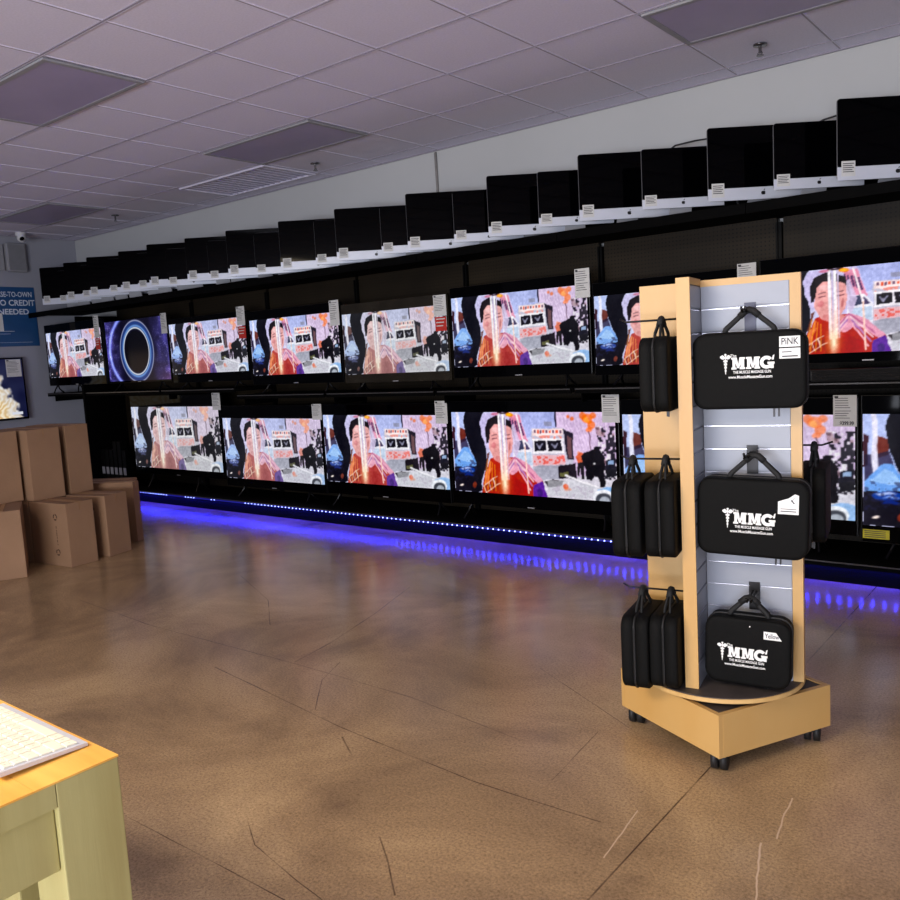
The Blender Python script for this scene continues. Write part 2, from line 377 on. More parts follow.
# ------------------------------------------------------------------ the long television fixture
SECT = [-9.32] + [-9.04 + .02 + 1.22 * k for k in range(1, 9)]
UPR = [-7.82, -6.58, -5.36, -4.14, -2.935, -1.70, -.48, .74, 1.96]
fx = empty('shelving_fixture', (0, 0, 0), 0, 'long black steel shelving fixture with pegboard backs under the televisions', 'shelving')
XR = 2.6
k0 = -9.34
edges = [k0] + UPR
for a, b in zip(edges, edges[1:] + [XR]):
    if b > XR: b = XR
    if a >= b: continue
    MB().box(a + .02, b - .02, 5.50, 5.53, .13, 2.13).build('back_panel', 'peg', fx)
for x in UPR:
    u = MB().box(x - .018, x - .006, 5.47, 5.56, 0, 2.1).box(x + .006, x + .018, 5.47, 5.56, 0, 2.1).box(x - .006, x + .006, 5.485, 5.56, 0, 2.1)
    for z in range(0, 40):
        u.box(x - .003, x + .003, 5.483, 5.486, .2 + z * .05, .225 + z * .05)
    u.build('upright', 'steel_dark', fx)
MB().box(k0 - .02, k0 + .02, 5.0, 5.56, 0, 2.06).build('end_panel', 'shelf_black', fx)
MB().box(k0, XR, 4.955, 5.56, .12, .13).box(k0, XR, 4.952, 4.956, .098, .13).build('base_deck', 'shelf_black', fx)
MB().box(k0, XR, 5.0, 5.02, .0, .12).build('kick_plate', 'shelf_black', fx)
MB().box(k0, XR, 4.948, 4.952, .122, .129).build('deck_edge', 'channel', fx)
# upper tv shelf in sections
zsec = [(WALL_X + .02, k0, 1.166), (k0, -7.82, 1.165), (-7.82, -6.58, 1.165)] + [(a, b, 1.10) for a, b in zip(UPR[1:], UPR[2:] + [XR])]
for a, b, z in zsec:
    s = MB().box(a + .004, b - .004, 5.03, 5.5, z, z + .03)
    s.box(a + .02, a + .028, 5.1, 5.5, z - .07, z).build('television_shelf', 'shelf_black', fx)
    c = MB().box(a + .012, b - .012, 5.018, 5.03, z - .006, z + .034).build('price_channel', 'shelf_black', fx)
    MB().box(a + .02, b - .02, 5.0165, 5.018, z + .02, z + .028).build('channel_lip', 'channel', c)
# top shelf for the computers
tb = [WALL_X + .02, k0] + UPR + [XR]
for a, b in zip(tb, tb[1:]):
    if b <= a: continue
    MB().box(a + .002, b - .002, 4.91, 5.56, 2.13, 2.155).box(a + .002, b - .002, 4.895, 4.91, 2.10, 2.157).box(a + .002, b - .002, 5.545, 5.56, 2.155, 2.30).build('top_shelf', 'shelf_black', fx)

# LED strip under the lip of the base deck
led = empty('led_strip', (0, 0, 0), 0, 'strip of blue white diodes along the foot of the television fixture', 'light strip')
MB().box(-9.1, -2.35, 4.9508, 4.9518, .106, .118).build('tape', 'led_tape', led)
dio = bpy.data.meshes.new('diode'); b = bmesh.new(); bmesh.ops.create_uvsphere(b, u_segments=8, v_segments=6, radius=.005); b.to_mesh(b_me := dio); b.free(); dio.materials.append(M['led'])
gaps = [(-7.75, -7.45), (-7.28, -7.05), (-6.95, -6.5)]
xs = [-2.36 - .048 * k for k in range(140)]
xs = [x for x in xs if not any(a < x < c for a, c in gaps)]
for x in xs[:100]:
    link('diode', dio, led, (x, 4.950, .112))
rest = MB()
for x in xs[100:]:
    bmesh.ops.create_uvsphere(rest.bm, u_segments=8, v_segments=6, radius=.0032, matrix=Matrix.Translation((x, 4.950, .112)))
rest.build('diodes', 'led', led)['kind'] = 'stuff'
M['led_down'] = mat('downward blue diode', (40, 60, 255), .4, emis=(36, 40, 255), estr=120); M['led_down'].cycles.emission_sampling = 'AUTO'
under = bpy.data.meshes.new('downward_diode'); b = bmesh.new(); bmesh.ops.create_cube(b, size=.015); b.to_mesh(under); b.free(); under.materials.append(M['led_down'])
led2 = empty('led_strip', (0, 0, 0), 0, 'unseen blue diodes under the fixture lip, put in for the dots reflected on the floor', 'light strip')  # inferred at the right end; continued leftwards, added for reflected dots on the floor
MB().box(-9.1, 1.2, 4.9645, 4.968, .1170, .1198).build('tape', 'led_tape', led2)
for k in range(100): link('diode', under, led2, (1.2 - .058 * k, 4.972, .1055))
rest = MB()
for k in range(100, 177): rest.box(1.192 - .058 * k, 1.208 - .058 * k, 4.965, 4.979, .0985, .1125)
rest.build('diodes', 'led_down', led2)['kind'] = 'stuff'
for (x0, x1) in ((-9.1, -5.7), (-5.7, -2.3), (-2.3, 1.4)):
    ld = bpy.data.lights.new('blue strip light', 'AREA'); ld.shape = 'RECTANGLE'; ld.size = x1 - x0; ld.size_y = .02
    ld.color = (.03, .008, 1.0); ld.energy = 6.0 * (x1 - x0) / 3.4
    lo = bpy.data.objects.new('blue strip light', ld); COL.objects.link(lo); lo.location = ((x0 + x1) / 2, 4.985, .1135); lo.rotation_euler = (math.radians(-20), 0, 0)

# ------------------------------------------------------------------ the picture on the screens, drawn on a grid of vertices
NW, NH = 256, 114
def canvas(fn, nw=NW, nh=NH):
    u, v = np.meshgrid((np.arange(nw)) / (nw - 1), (np.arange(nh)) / (nh - 1))
    img = fn(u, v)
    return np.clip(img, 0, 1)
def smooth_noise(nw, nh, s, seed):
    r = np.random.default_rng(seed); a = r.random((int(nh / s) + 3, int(nw / s) + 3))
    y, x = np.mgrid[0:nh, 0:nw] / s; yi, xi = y.astype(int), x.astype(int); fy, fx_ = y - yi, x - xi
    fy = fy * fy * (3 - 2 * fy); fx_ = fx_ * fx_ * (3 - 2 * fx_)
    return (a[yi, xi] * (1 - fx_) + a[yi, xi + 1] * fx_) * (1 - fy) + (a[yi + 1, xi] * (1 - fx_) + a[yi + 1, xi + 1] * fx_) * fy
def inpoly(X, Y, pts):
    r = np.zeros(X.shape, bool); n = len(pts)
    for i in range(n):
        x1, y1 = pts[i]; x2, y2 = pts[(i + 1) % n]
        if y1 == y2: continue
        c = ((y1 > Y) != (y2 > Y)) & (X < (x2 - x1) * (Y - y1) / (y2 - y1) + x1); r ^= c
    return r
def segd(X, Y, a, b):
    ax, ay = a; bx, by = b; dx, dy = bx - ax, by - ay
    t = np.clip(((X - ax) * dx + (Y - ay) * dy) / (dx * dx + dy * dy + 1e-9), 0, 1)
    return np.hypot(X - ax - t * dx, Y - ay - t * dy)

def street(u, v):
    nh, nw = u.shape
    X = 55 + u * 835; Y = 62 + v * (393 + 60 * u)
    X0 = X.copy(); w1 = smooth_noise(nw, nh, 8, 21); w2 = smooth_noise(nw, nh, 8, 22)
    X = X + (w1 - .5) * 8; Y = Y + (w2 - .5) * 8
    n1 = smooth_noise(nw, nh, 3, 1); n2 = smooth_noise(nw, nh, 7, 2); n3 = smooth_noise(nw, nh, 18, 3)
    I = np.zeros((nh, nw, 3)); I[:] = (205, 208, 240)
    def fill(mask, c, a=1.):
        mm = (mask * a)[..., None] if mask.dtype != bool else mask[..., None] * a
        I[:] = I * (1 - mm) + np.array(c, float) * mm
    P = lambda c, pts, a=1.: fill(inpoly(X, Y, pts), c, a)
    S = lambda c, a, b, w, al=1.: fill(np.clip((w - segd(X, Y, a, b)) / 2.5 + .5, 0, 1), c, al)
    E = lambda c, x, y, rx, ry, al=1.: fill(np.clip((1 - np.hypot((X - x) / rx, (Y - y) / ry)) * min(rx, ry) / 3 + .5, 0, 1), c, al)
    # walls and sky
    P((176, 186, 236), [(430, 55), (614, 55), (614, 150), (430, 200)])
    for k in range(9): S((150, 160, 214), (450 + k * 18, 60), (450 + k * 18, 140), 1.2, .5)
    P((214, 192, 226), [(614, 55), (900, 55), (900, 420), (614, 420)])
    for k in range(14):
        S((236, 222, 240), (630 + k * 20, 62 + (k % 3) * 14), (700 + k * 14, 250), 2, .5)
        S((158, 132, 176), (640 + k * 17, 70), (690 + k * 13, 230), 1, .45)
    # blossom
    for (x, y, r) in ((765, 95, 24), (745, 80, 16), (780, 125, 20), (770, 150, 12), (690, 95, 10), (670, 85, 8), (790, 80, 14)):
        E((246, 120, 60), x, y, r, r * 1.05, .75)
    E((255, 170, 90), 760, 100, 12, 16, .8)
    S((90, 60, 80), (770, 160), (772, 260), 2)
    S((14, 10, 30), (613, 60), (613, 132), 3.2)
    P((130, 130, 150), [(552, 112), (596, 108), (596, 130), (552, 132)], .7)
    # left street
    P((190, 205, 250), [(55, 55), (135, 55), (205, 460), (55, 460)])
    P((104, 44, 36), [(95, 138), (132, 150), (135, 205), (98, 212)])
    P((60, 26, 40), [(55, 130), (70, 140), (72, 240), (55, 250)]); P((28, 20, 50), [(60, 205), (135, 190), (165, 300), (60, 300)], .8)
    S((232, 232, 252), (88, 60), (92, 265), 8)
    P((126, 172, 240), [(60, 300), (110, 235), (150, 240), (190, 320), (185, 350), (60, 345)])
    P((170, 208, 252), [(75, 300), (120, 252), (150, 268), (170, 310)], .8)
    fill(inpoly(X, Y, [(55, 335), (200, 330), (210, 460), (55, 460)]), (10, 8, 22))
    E((60, 90, 190), 130, 350, 46, 17, .8); E((190, 210, 255), 124, 342, 26, 5); E((150, 180, 250), 140, 356, 22, 4); E((40, 60, 150), 140, 374, 28, 7, .8)
    fill(inpoly(X, Y, [(60, 300), (200, 300), (200, 400), (60, 400)]) & (n1 > .62), (24, 26, 60), .6)
    E((255, 240, 230), 96, 425, 13, 5); E((200, 90, 60), 170, 425, 10, 16, .6); E((120, 40, 30), 185, 438, 8, 16, .6)
    # black trunk
    P((6, 6, 18), [(132, 60), (238, 60), (220, 95), (226, 150), (246, 230), (240, 320), (214, 400), (196, 462), (166, 462), (196, 380), (180, 300), (140, 200), (120, 110)])
    # headdress and background by the head
    P((206, 200, 240), [(215, 110), (240, 70), (300, 58), (430, 58), (470, 200), (440, 320), (300, 240), (250, 250), (222, 180)])
    P((226, 150, 178), [(372, 75), (430, 75), (470, 210), (420, 220)])
    for k in range(5): P((86, 52, 96), [(376 + k * 14, 92 + k * 6), (384 + k * 14, 92 + k * 6), (396 + k * 14, 150 + k * 7), (386 + k * 14, 150 + k * 7)])
    # car behind
    P((238, 238, 250), [(392, 205), (455, 200), (490, 250), (492, 345), (395, 330)])
    P((58, 62, 90), [(400, 208), (446, 204), (452, 250), (402, 252)]); P((70, 60, 96), [(455, 215), (478, 246), (458, 252)])
    P((184, 206, 232), [(400, 262), (488, 262), (488, 330), (410, 325)], .8)
    # truck
    P((198, 196, 214), [(490, 145), (648, 140), (690, 165), (694, 300), (650, 420), (490, 410)])
    P((30, 24, 40), [(648, 142), (692, 165), (694, 300), (662, 302)]); P((120, 82, 84), [(664, 180), (686, 190), (688, 292), (668, 296)], .8)
    P((246, 226, 226), [(494, 148), (645, 145), (645, 178), (494, 182)])
    for k in range(9): P(((232, 92, 66) if k % 2 else (90, 60, 90)), [(500 + k * 16, 152), (510 + k * 16, 151), (510 + k * 16, 166), (500 + k * 16, 167)], .85)
    fill(inpoly(X, Y, [(498, 180), (645, 178), (645, 196), (498, 198)]) & (n1 > .5), (234, 120, 100), .7)
    P((244, 242, 250), [(494, 196), (648, 194), (650, 270), (494, 272)])
    P((12, 10, 22), [(500, 206), (560, 205), (561, 257), (500, 258)]); P((12, 10, 22), [(569, 205), (636, 204), (638, 257), (570, 257)])
    for cx in (530, 603):
        S((150, 150, 176), (cx - 14, 222), (cx, 244), 3.5, .9); S((150, 150, 176), (cx + 14, 222), (cx, 244), 3.5, .9); E((150, 150, 176), cx, 236, 8, 8, .7)
    P((238, 196, 204), [(494, 280), (650, 278), (650, 328), (494, 330)])
    fill(inpoly(X, Y, [(497, 283), (648, 280), (648, 322), (497, 325)]) & (n1 > .52), (226, 104, 96), .85)
    P((168, 170, 186), [(494, 332), (650, 328), (640, 420), (500, 405)])
    # street bottom right
    P((216, 214, 226), [(440, 405), (640, 400), (900, 360), (900, 530), (440, 530)])
    P((48, 44, 50), [(540, 412), (590, 402), (640, 410), (630, 436), (560, 440)])
    P((22, 16, 26), [(618, 335), (700, 320), (705, 400), (616, 398)]); P((96, 96, 60), [(622, 365), (664, 365), (664, 388), (622, 388)])
    # clutter
    cm = inpoly(X, Y, [(800, 135), (895, 130), (895, 400), (820, 400)])
    fill(cm & (n1 > .55), (34, 30, 42)); fill(cm & (n1 < .3), (244, 240, 248)); fill(cm & (n2 > .66), (160, 120, 130), .6)
    P((20, 20, 34), [(846, 300), (888, 300), (888, 345), (846, 350)]); P((150, 176, 214), [(852, 306), (880, 306), (880, 325), (852, 325)]); P((18, 18, 26), [(842, 350), (888, 348), (888, 385), (842, 388)])
    # people
    E((224, 150, 130), 716, 268, 8, 10); P((214, 110, 84), [(700, 285), (722, 262), (752, 272), (742, 320), (708, 322)]); P((20, 16, 22), [(710, 318), (738, 318), (744, 400), (728, 398), (722, 340), (716, 385), (706, 380)])
    P((8, 6, 14), [(728, 285), (748, 262), (786, 248), (790, 236), (810, 234), (812, 250), (834, 280), (842, 330), (832, 372), (838, 440), (814, 442), (806, 385), (790, 382), (776, 408), (752, 402), (748, 350), (738, 325)])
    E((250, 250, 255), 792, 322, 5, 5)
    # white bar, wheel, hood
    S((244, 244, 250), (650, 382), (800, 440), 5); S((190, 190, 200), (655, 392), (790, 446), 2)
    P((204, 208, 216), [(560, 405), (700, 410), (830, 450), (780, 505), (560, 480)], .6)
    E((240, 110, 76), 652, 438, 14, 14, .8); E((236, 140, 100), 660, 452, 18, 8, .6)
    fill(inpoly(X, Y, [(560, 430), (780, 440), (780, 500), (560, 480)]) & (n1 > .62), (150, 140, 160), .5)
    P((150, 190, 238), [(800, 452), (850, 440), (895, 446), (895, 520), (820, 510)])
    E((238, 242, 250), 826, 494, 48, 42); E((70, 74, 84), 828, 502, 38, 32); E((170, 178, 190), 832, 508, 26, 22)
    # garment
    P((178, 58, 52), [(205, 470), (232, 360), (268, 296), (300, 282), (390, 290), (440, 330), (480, 350), (535, 408), (552, 500), (205, 500)])
    P((220, 120, 84), [(222, 420), (240, 350), (275, 300), (262, 360), (236, 450)])
    P((150, 40, 30), [(300, 420), (420, 400), (440, 470), (440, 500), (300, 500)], .8)
    P((232, 166, 190), [(352, 330), (400, 284), (460, 318), (532, 402), (520, 430), (470, 380), (420, 350), (380, 380), (345, 362)])
    for k, c in enumerate(((190, 110, 150), (246, 214, 226), (176, 124, 184), (244, 190, 206))):
        S(c, (398 - k * 4, 292 + k * 14), (350 + k * 2, 350 + k * 9), 3.4); S(c, (402 + k * 3, 292 + k * 15), (500 - k * 10, 392 + k * 20), 3.6)
    P((170, 44, 48), [(330, 380), (385, 385), (430, 420), (470, 430), (450, 500), (330, 500)], .6)
    P((92, 50, 150), [(488, 432), (532, 408), (552, 470), (556, 520), (478, 520)]); E((50, 30, 100), 520, 470, 14, 20, .7)
    fill(inpoly(X, Y, [(215, 430), (300, 380), (305, 450), (230, 470)]) & (n1 > .5), (110, 30, 24), .7)
    for a, b in (((218, 432), (300, 382)), ((232, 468), (312, 420)), ((250, 412), (262, 452)), ((276, 396), (288, 440)), ((218, 432), (232, 468))):
        S((250, 226, 210), a, b, 2.2)
    # face
    P((20, 14, 20), [(245, 215), (244, 140), (262, 100), (300, 82), (345, 84), (392, 130), (404, 215), (380, 150), (330, 108), (290, 130), (262, 170), (258, 215)])
    P((232, 170, 168), [(258, 170), (268, 136), (300, 116), (350, 112), (384, 140), (394, 200), (386, 260), (362, 300), (330, 318), (290, 298), (264, 250)])
    P((20, 14, 20), [(246, 190), (252, 120), (280, 92), (330, 82), (382, 108), (400, 170), (380, 140), (330, 116), (292, 122), (270, 150), (262, 200)])
    P((214, 140, 140), [(300, 282), (362, 282), (390, 300), (340, 330), (296, 304)])
    P((90, 40, 30), [(228, 352), (248, 268), (262, 262), (240, 360)], .9)
    for ex in (291, 366):
        S((96, 46, 56), (ex - 12, 196), (ex + 12, 192), 2.6); S((60, 30, 40), (ex - 14, 178), (ex + 12, 172), 2, .7)
    E((196, 96, 108), 288, 228, 12, 14, .45); E((150, 70, 76), 372, 232, 6, 22, .5); S((160, 60, 70), (320, 262), (352, 258), 4)
    E((244, 200, 200), 300, 150, 22, 12, .7)
    # drape of white stripes
    X = X0
    P((214, 200, 232), [(386, 130), (400, 120), (430, 220), (404, 300), (392, 250)], .85)
    for x, w, c in ((322, 6, (250, 250, 255)), (334, 4, (196, 190, 226)), (344, 6, (252, 250, 255)), (356, 3, (206, 196, 226))):
        S(c, (x - 2, 66), (x + 4, 400), w)
    S((250, 240, 245), (414, 70), (452, 240), 4); S((250, 214, 200), (452, 240), (462, 470), 3.5)
    S((40, 20, 30), (318, 64), (372, 64), 5)
    E((246, 150, 40), 378, 74, 20, 10); E((255, 190, 60), 376, 74, 12, 6); E((214, 70, 90), 300, 72, 20, 8, .5)
    gl = np.exp(-(((X - 336) / 30) ** 2 + ((Y - 420) / 60) ** 2)); fill(gl, (255, 170, 110), .7)
    gl = np.exp(-(((X - 338) / 14) ** 2 + ((Y - 415) / 52) ** 2)); fill(gl, (255, 246, 214), .95)
    gl = np.exp(-(((X - 344) / 16) ** 2 + ((Y - 320) / 60) ** 2)); fill(gl, (255, 210, 190), .6)
    for k in range(4): S((255, 180, 90), (250 + k * 12, 300 + k * 8), (220 + k * 22, 460), 2.2, .7)
    K = I.copy()
    K[1:-1, 1:-1] = (I[1:-1, 1:-1] * 4 + I[:-2, 1:-1] + I[2:, 1:-1] + I[1:-1, :-2] + I[1:-1, 2:]) / 8
    n0 = np.random.default_rng(3).random((nh, nw)); lum = K.mean(-1) / 255
    I = K + ((n1 - .5) * 30 * (.25 + lum))[..., None] + ((n0 - .5) * 14 * (.2 + lum))[..., None] + ((n3 - .5) * 18)[..., None]
    return I / 255.

def rings(u, v):
    nh, nw = u.shape; n1 = smooth_noise(nw, nh, 1.5, 5); n2 = smooth_noise(nw, nh, 10, 6)
    X = (u - .5) * 1.0; Y = (v - .52) * .54
    r = np.hypot(X, Y); I = np.zeros((nh, nw, 3)); I[:] = (12, 10, 34)
    neb = np.clip((np.abs(u - .5) - .22) * 3.4, 0, 1)[..., None] * (n2 * .8 + .3)[..., None]
    I = I * (1 - neb) + np.array((92, 84, 190)) * neb
    I = I + ((n1 > .8) * neb[..., 0] * 100)[..., None]
    I[...] += (np.clip((u - .72) * 3, 0, 1) * np.clip((v - .7) * 3, 0, 1))[..., None] * np.array((60, 24, 10))
    left = np.exp(-((np.hypot(X * 1.0 + .02, Y * 1.25) - .43) / .022) ** 2) * (u < .5); I += left[..., None] * np.array((120, 140, 240))
    for rad, w, c, ox in ((.268, .007, (250, 240, 250), .0), (.225, .016, (120, 170, 240), .0), (.205, .006, (240, 248, 255), .005), (.25, .02, (30, 60, 130), 0)):
        g_ = np.exp(-((np.hypot(X + ox, Y) - rad) / w) ** 2); I = I * (1 - g_[..., None]) + np.array(c, float) * g_[..., None]
    I[r < .185] = (2, 2, 8)
    return I / 255.

def curls(u, v):
    nh, nw = u.shape; n1 = smooth_noise(nw, nh, 4, 8); n2 = smooth_noise(nw, nh, 14, 9)
    I = np.zeros((nh, nw, 3)); I[:] = (14, 18, 52); I += (n2 * 20)[..., None]
    edge = .56 + .38 * v ** .6 + .022 * np.sin(v * 26) + .05 * (n1 - .5) + .05 * (n2 - .5)
    hair = 1 - np.clip((u - edge) / .035, 0, 1)
    wave = .5 + .5 * np.sin((u * 95 + 6 * np.sin(v * 11 + u * 5) + n2 * 9 + n1 * 4))
    col = np.array((222, 184, 122)) * wave[..., None] + np.array((252, 240, 214)) * (1 - wave[..., None])
    pale = np.clip((u - edge + .14) / .12, 0, 1)[..., None]; col = col * (1 - .5 * pale) + np.array((206, 214, 236)) * .5 * pale
    I = I * (1 - hair[..., None]) + col * hair[..., None]
    face = np.hypot((u - .42) / .16, (v - .42) / .42) < 1; I[face] = (232, 186, 160)
    for ex in (.36, .47): I[np.hypot((u - ex) / .022, (v - .36) / .02) < 1] = (60, 50, 60)
    I[np.hypot((u - .42) / .04, (v - .62) / .025) < 1] = (190, 80, 84)
    I[(u > .86) & (u < .96) & (v > .90) & (v < .95)] = (220, 224, 236)
    return I / 255.

def picture_mesh(name, fn, nw=NW, nh=NH):
    img = canvas(fn, nw, nh)
    me = bpy.data.meshes.new(name)
    xs_ = np.linspace(-.5, .5, nw); zs_ = np.linspace(.5, -.5, nh)
    co = np.zeros((nh, nw, 3)); co[..., 0] = xs_[None, :]; co[..., 2] = zs_[:, None]
    idx = np.arange(nw * nh).reshape(nh, nw)
    fa = np.stack([idx[1:, :-1], idx[1:, 1:], idx[:-1, 1:], idx[:-1, :-1]], -1).reshape(-1, 4)
    me.vertices.add(nw * nh); me.vertices.foreach_set('co', co.ravel())
    me.loops.add(fa.size); me.loops.foreach_set('vertex_index', fa.ravel().astype(np.int32))
    me.polygons.add(len(fa)); me.polygons.foreach_set('loop_start', (np.arange(len(fa)) * 4).astype(np.int32))
    me.update(calc_edges=True)
    at = me.color_attributes.new('pic', 'FLOAT_COLOR', 'POINT')
    c = np.where(img <= .04045, img / 12.92, ((img + .055) / 1.055) ** 2.4)
    rgba = np.ones((nw * nh, 4)); rgba[:, :3] = c.reshape(-1, 3)
    at.data.foreach_set('color', rgba.ravel().astype(np.float32))
    me.materials.append(M['pic'])
    return me
PIC = {'street': picture_mesh('street picture', street), 'rings': picture_mesh('rings picture', rings, 200, 120), 'curls': picture_mesh('curls picture', curls, 160, 90)}

def price_tag(name, parent, x, z, w, h, y, red=None, price=None):
    t = MB().box(x - w / 2, x + w / 2, y - .0015, y, z - h / 2, z + h / 2).build(name, 'paper', parent)
    ln = MB(); n = 9
    for k in range(n):
        zz = z + h * (.40 - .075 * k - (.0 if k < 5 else .03)); ww = w * random.uniform(.5, .8)
        ln.box(x - w * .42, x - w * .42 + ww, y - .0022, y - .0015, zz - .0016 * h / .17, zz + .0016 * h / .17)
    ln.box(x - w * .44, x - w * .28, y - .0022, y - .0015, z + h * .41, z + h * .47)
    ln.build('print', 'ink', t)
    if price: text('print', price, h * .16, 'ink', t, (x + w * .08, y - .003, z - h * .40), w * .6, .001)
    return t

def television(label, x0, x1, z0, z1, yf, pic, kind='street', pm='pic', tagpos=None, red=None, foot=None, bez='bezel', price=None, cat='television', rz=0, energy=None, legs=(.18, .82)):
    w, h = x1 - x0, z1 - z0; cx, cz = (x0 + x1) / 2, z0
    t = empty('television', (cx, yf, foot if foot is not None else z0), rz, label, cat, 'lit televisions on the fixture')
    zo = -(foot if foot is not None else z0)
    b = MB().box(-w / 2, w / 2, 0, .035, z0 + zo, z1 + zo, bev=.004)
    b.box(-w * .36, w * .36, .035, .075, z0 + .05 + zo, z0 + h * .62 + zo, bev=.008); b.build('housing', bez, t)
    MB().box(-w / 2 + .008, w / 2 - .008, -.003, 0, z0 + .003 + zo, z1 - .004 + zo).build('panel', 'black_glass' if bez == 'bezel' else bez, t)
    px0, px1, pz0, pz1 = pic
    s = link('screen', PIC[kind], t, ((px0 + px1) / 2 - cx, -.0045, (pz0 + pz1) / 2 + zo)); s.scale = (px1 - px0, 1, pz1 - pz0)
    s.material_slots[0].link = 'OBJECT'; s.material_slots[0].material = M[pm]
    MB().box(-.03, .03, -.005, -.003, z0 + .006 + zo, z0 + .012 + zo).build('badge', 'alu_dark', t)
    if foot is not None and z0 - foot > .01:
        for f in legs:
            xx = -w / 2 + w * f; d = -1 if f < .5 else 1
            l = MB().tube([(xx, .02, z0 + .01 + zo), (xx + d * .02, -.005, (z0 - foot) * .55), (xx + d * .035, -.05 if yf > 5.08 else -.02, .006)], .008, 8)
            l.tube([(xx, .02, z0 + .01 + zo), (xx + d * .02, .045, (z0 - foot) * .55), (xx + d * .035, .1, .006)], .008, 8)
            l.build('leg', 'bezel', t)
    if tagpos:
        a, c, d_, e = tagpos
        price_tag('price_tag', t, (a + c) / 2 - cx, (d_ + e) / 2 + zo, c - a, abs(e - d_), -.006, price=price)
    if red:
        a, c, d_, e = red
        r = MB().box(a - cx, c - cx, -.0085, -.007, e + zo, d_ + zo).build('sale_tag', 'red_tag', t)
        q = MB()
        for k in range(3): q.box(a - cx + .012, c - cx - .012 - .01 * k, -.0095, -.0085, d_ + zo - .02 - k * .026, d_ + zo - .012 - k * .026)
        q.build('print', 'paper', r)
    return t

ym = 5.15
S1, S2 = 1.196, 1.131      # top of the upper shelf, left part and right part
television('leftmost television on the upper shelf, overhanging the side wall end', -10.09, -8.80, 1.287, 2.003, 5.0, (-10.053, -8.832, 1.384, 1.907), pm='pic_far', foot=S1,
           tagpos=(-8.95, -8.845, 2.04, 1.80), red=(-8.945, -8.85, 1.79, 1.67), legs=(.12, .5))
television('television showing glowing blue and white rings', -9.01, -7.785, 1.285, 1.972, ym, (-8.99, -7.80, 1.305, 1.965), 'rings', 'pic_dim', foot=S1, tagpos=(-7.89, -7.785, 1.99, 1.78))
television('upper shelf television right of the ring picture, with a red sale tag', -7.77, -6.49, 1.262, 1.918, ym, (-7.755, -6.52, 1.352, 1.862), pm='pic_far', foot=S1,
           tagpos=(-6.63, -6.51, 1.96, 1.785), red=(-6.62, -6.51, 1.775, 1.66))
television('upper shelf television left of the one with the glinting bezel', -6.475, -5.25, 1.215, 1.900, ym, (-6.45, -5.275, 1.303, 1.816), foot=S2, tagpos=(-5.365, -5.25, 1.915, 1.70))
television('upper shelf television with a silvery bezel toned bronze for its gold reflections and red sale tag', -5.235, -4.075, 1.203, 1.868, ym, (-5.22, -4.09, 1.277, 1.784), pm='pic_pale', foot=S2, bez='bezel_gloss',
           tagpos=(-4.21, -4.085, 1.86, 1.70), red=(-4.2, -4.09, 1.693, 1.585))
television('large upper shelf television nearest left of the wooden display stand top', -4.052, -2.85, 1.218, 1.90, ym, (-4.035, -2.868, 1.300, 1.822), foot=S2, tagpos=(-2.956, -2.842, 1.93, 1.735))
television('upper shelf television half hidden behind the wooden display stand', -2.83, -1.735, 1.206, 1.823, ym, (-2.815, -1.75, 1.271, 1.735), foot=S2, tagpos=(-1.843, -1.73, 1.845, 1.68))
t8 = television('upper shelf television right of the display stand behind the soundbar', -1.715, -.53, 1.237, 1.852, ym, (-1.68, -.56, 1.290, 1.764), pm='pic_warm', foot=S2, bez='bezel')
television('lower row television farthest left beside the cardboard boxes', -8.64, -7.02, .28, 1.14, ym, (-8.62, -7.05, .352, 1.016), pm='pic_pale', foot=.13, tagpos=(-7.13, -7.0, 1.15, .98), legs=(.2, .7))
television('second television from the left in the lower row', -7.005, -5.565, .225, 1.02, ym, (-6.99, -5.585, .306, .899), pm='pic_far', foot=.13, tagpos=(-5.68, -5.557, 1.03, .89))
television('middle television of the lower row above the blue diodes', -5.555, -4.145, .232, 1.027, ym, (-5.545, -4.15, .342, .932), foot=.13, tagpos=(-4.255, -4.133, 1.045, .866), legs=(.1, .9))
television('biggest lower row television with the bright vivid picture', -4.13, -2.665, .24, 1.04, ym, (-4.095, -2.69, .340, .956), pm='pic_warm', foot=.13, tagpos=(-2.784, -2.654, 1.075, .885), legs=(.12, .9))
television('lower row television mostly hidden behind the display stand', -2.65, -1.175, .24, 1.04, ym, (-2.635, -1.19, .330, .940), foot=.13, tagpos=(-1.305, -1.18, 1.052, .873), price='$399.99', legs=(.12, .84))
tv = television('lower row television at the right edge with a yellow energy label', -1.162, .30, .215, 1.05, ym, (-1.15, .29, .311, .944), foot=.13, pm='pic_warm', legs=(.12, .84))
yl = MB().box(-1.15 + .431, -1.012 + .431, -.0055, -.004, .106, .158).build('energy_label', 'yellow_tag', tv)
q = MB()
for k in range(4): q.box(-.71, -.60, -.0062, -.0055, .114 + k * .011, .118 + k * .011)
q.build('print', 'ink', yl)
tl = empty('television', (WALL_X + .11, 4.11, .922), PI / 2, 'television with blond curly hair on screen against the side wall', 'television')
MB().box(-.62, .62, 0, .05, 0, .722, bev=.004).build('housing', 'bezel', tl)
MB().box(-.612, .612, -.003, 0, .012, .715).build('panel', 'black_glass', tl)
s = link('screen', PIC['curls'], tl, (0, -.0045, .366)); s.scale = (1.2, 1, .68); s.material_slots[0].link = 'OBJECT'; s.material_slots[0].material = M['pic_dim']
price_tag('price_tag', tl, .50, .60, .17, .20, -.006)
MB().box(-.03, .03, .05, .1, .2, .5).build('wall_mount', 'steel_dark', tl)

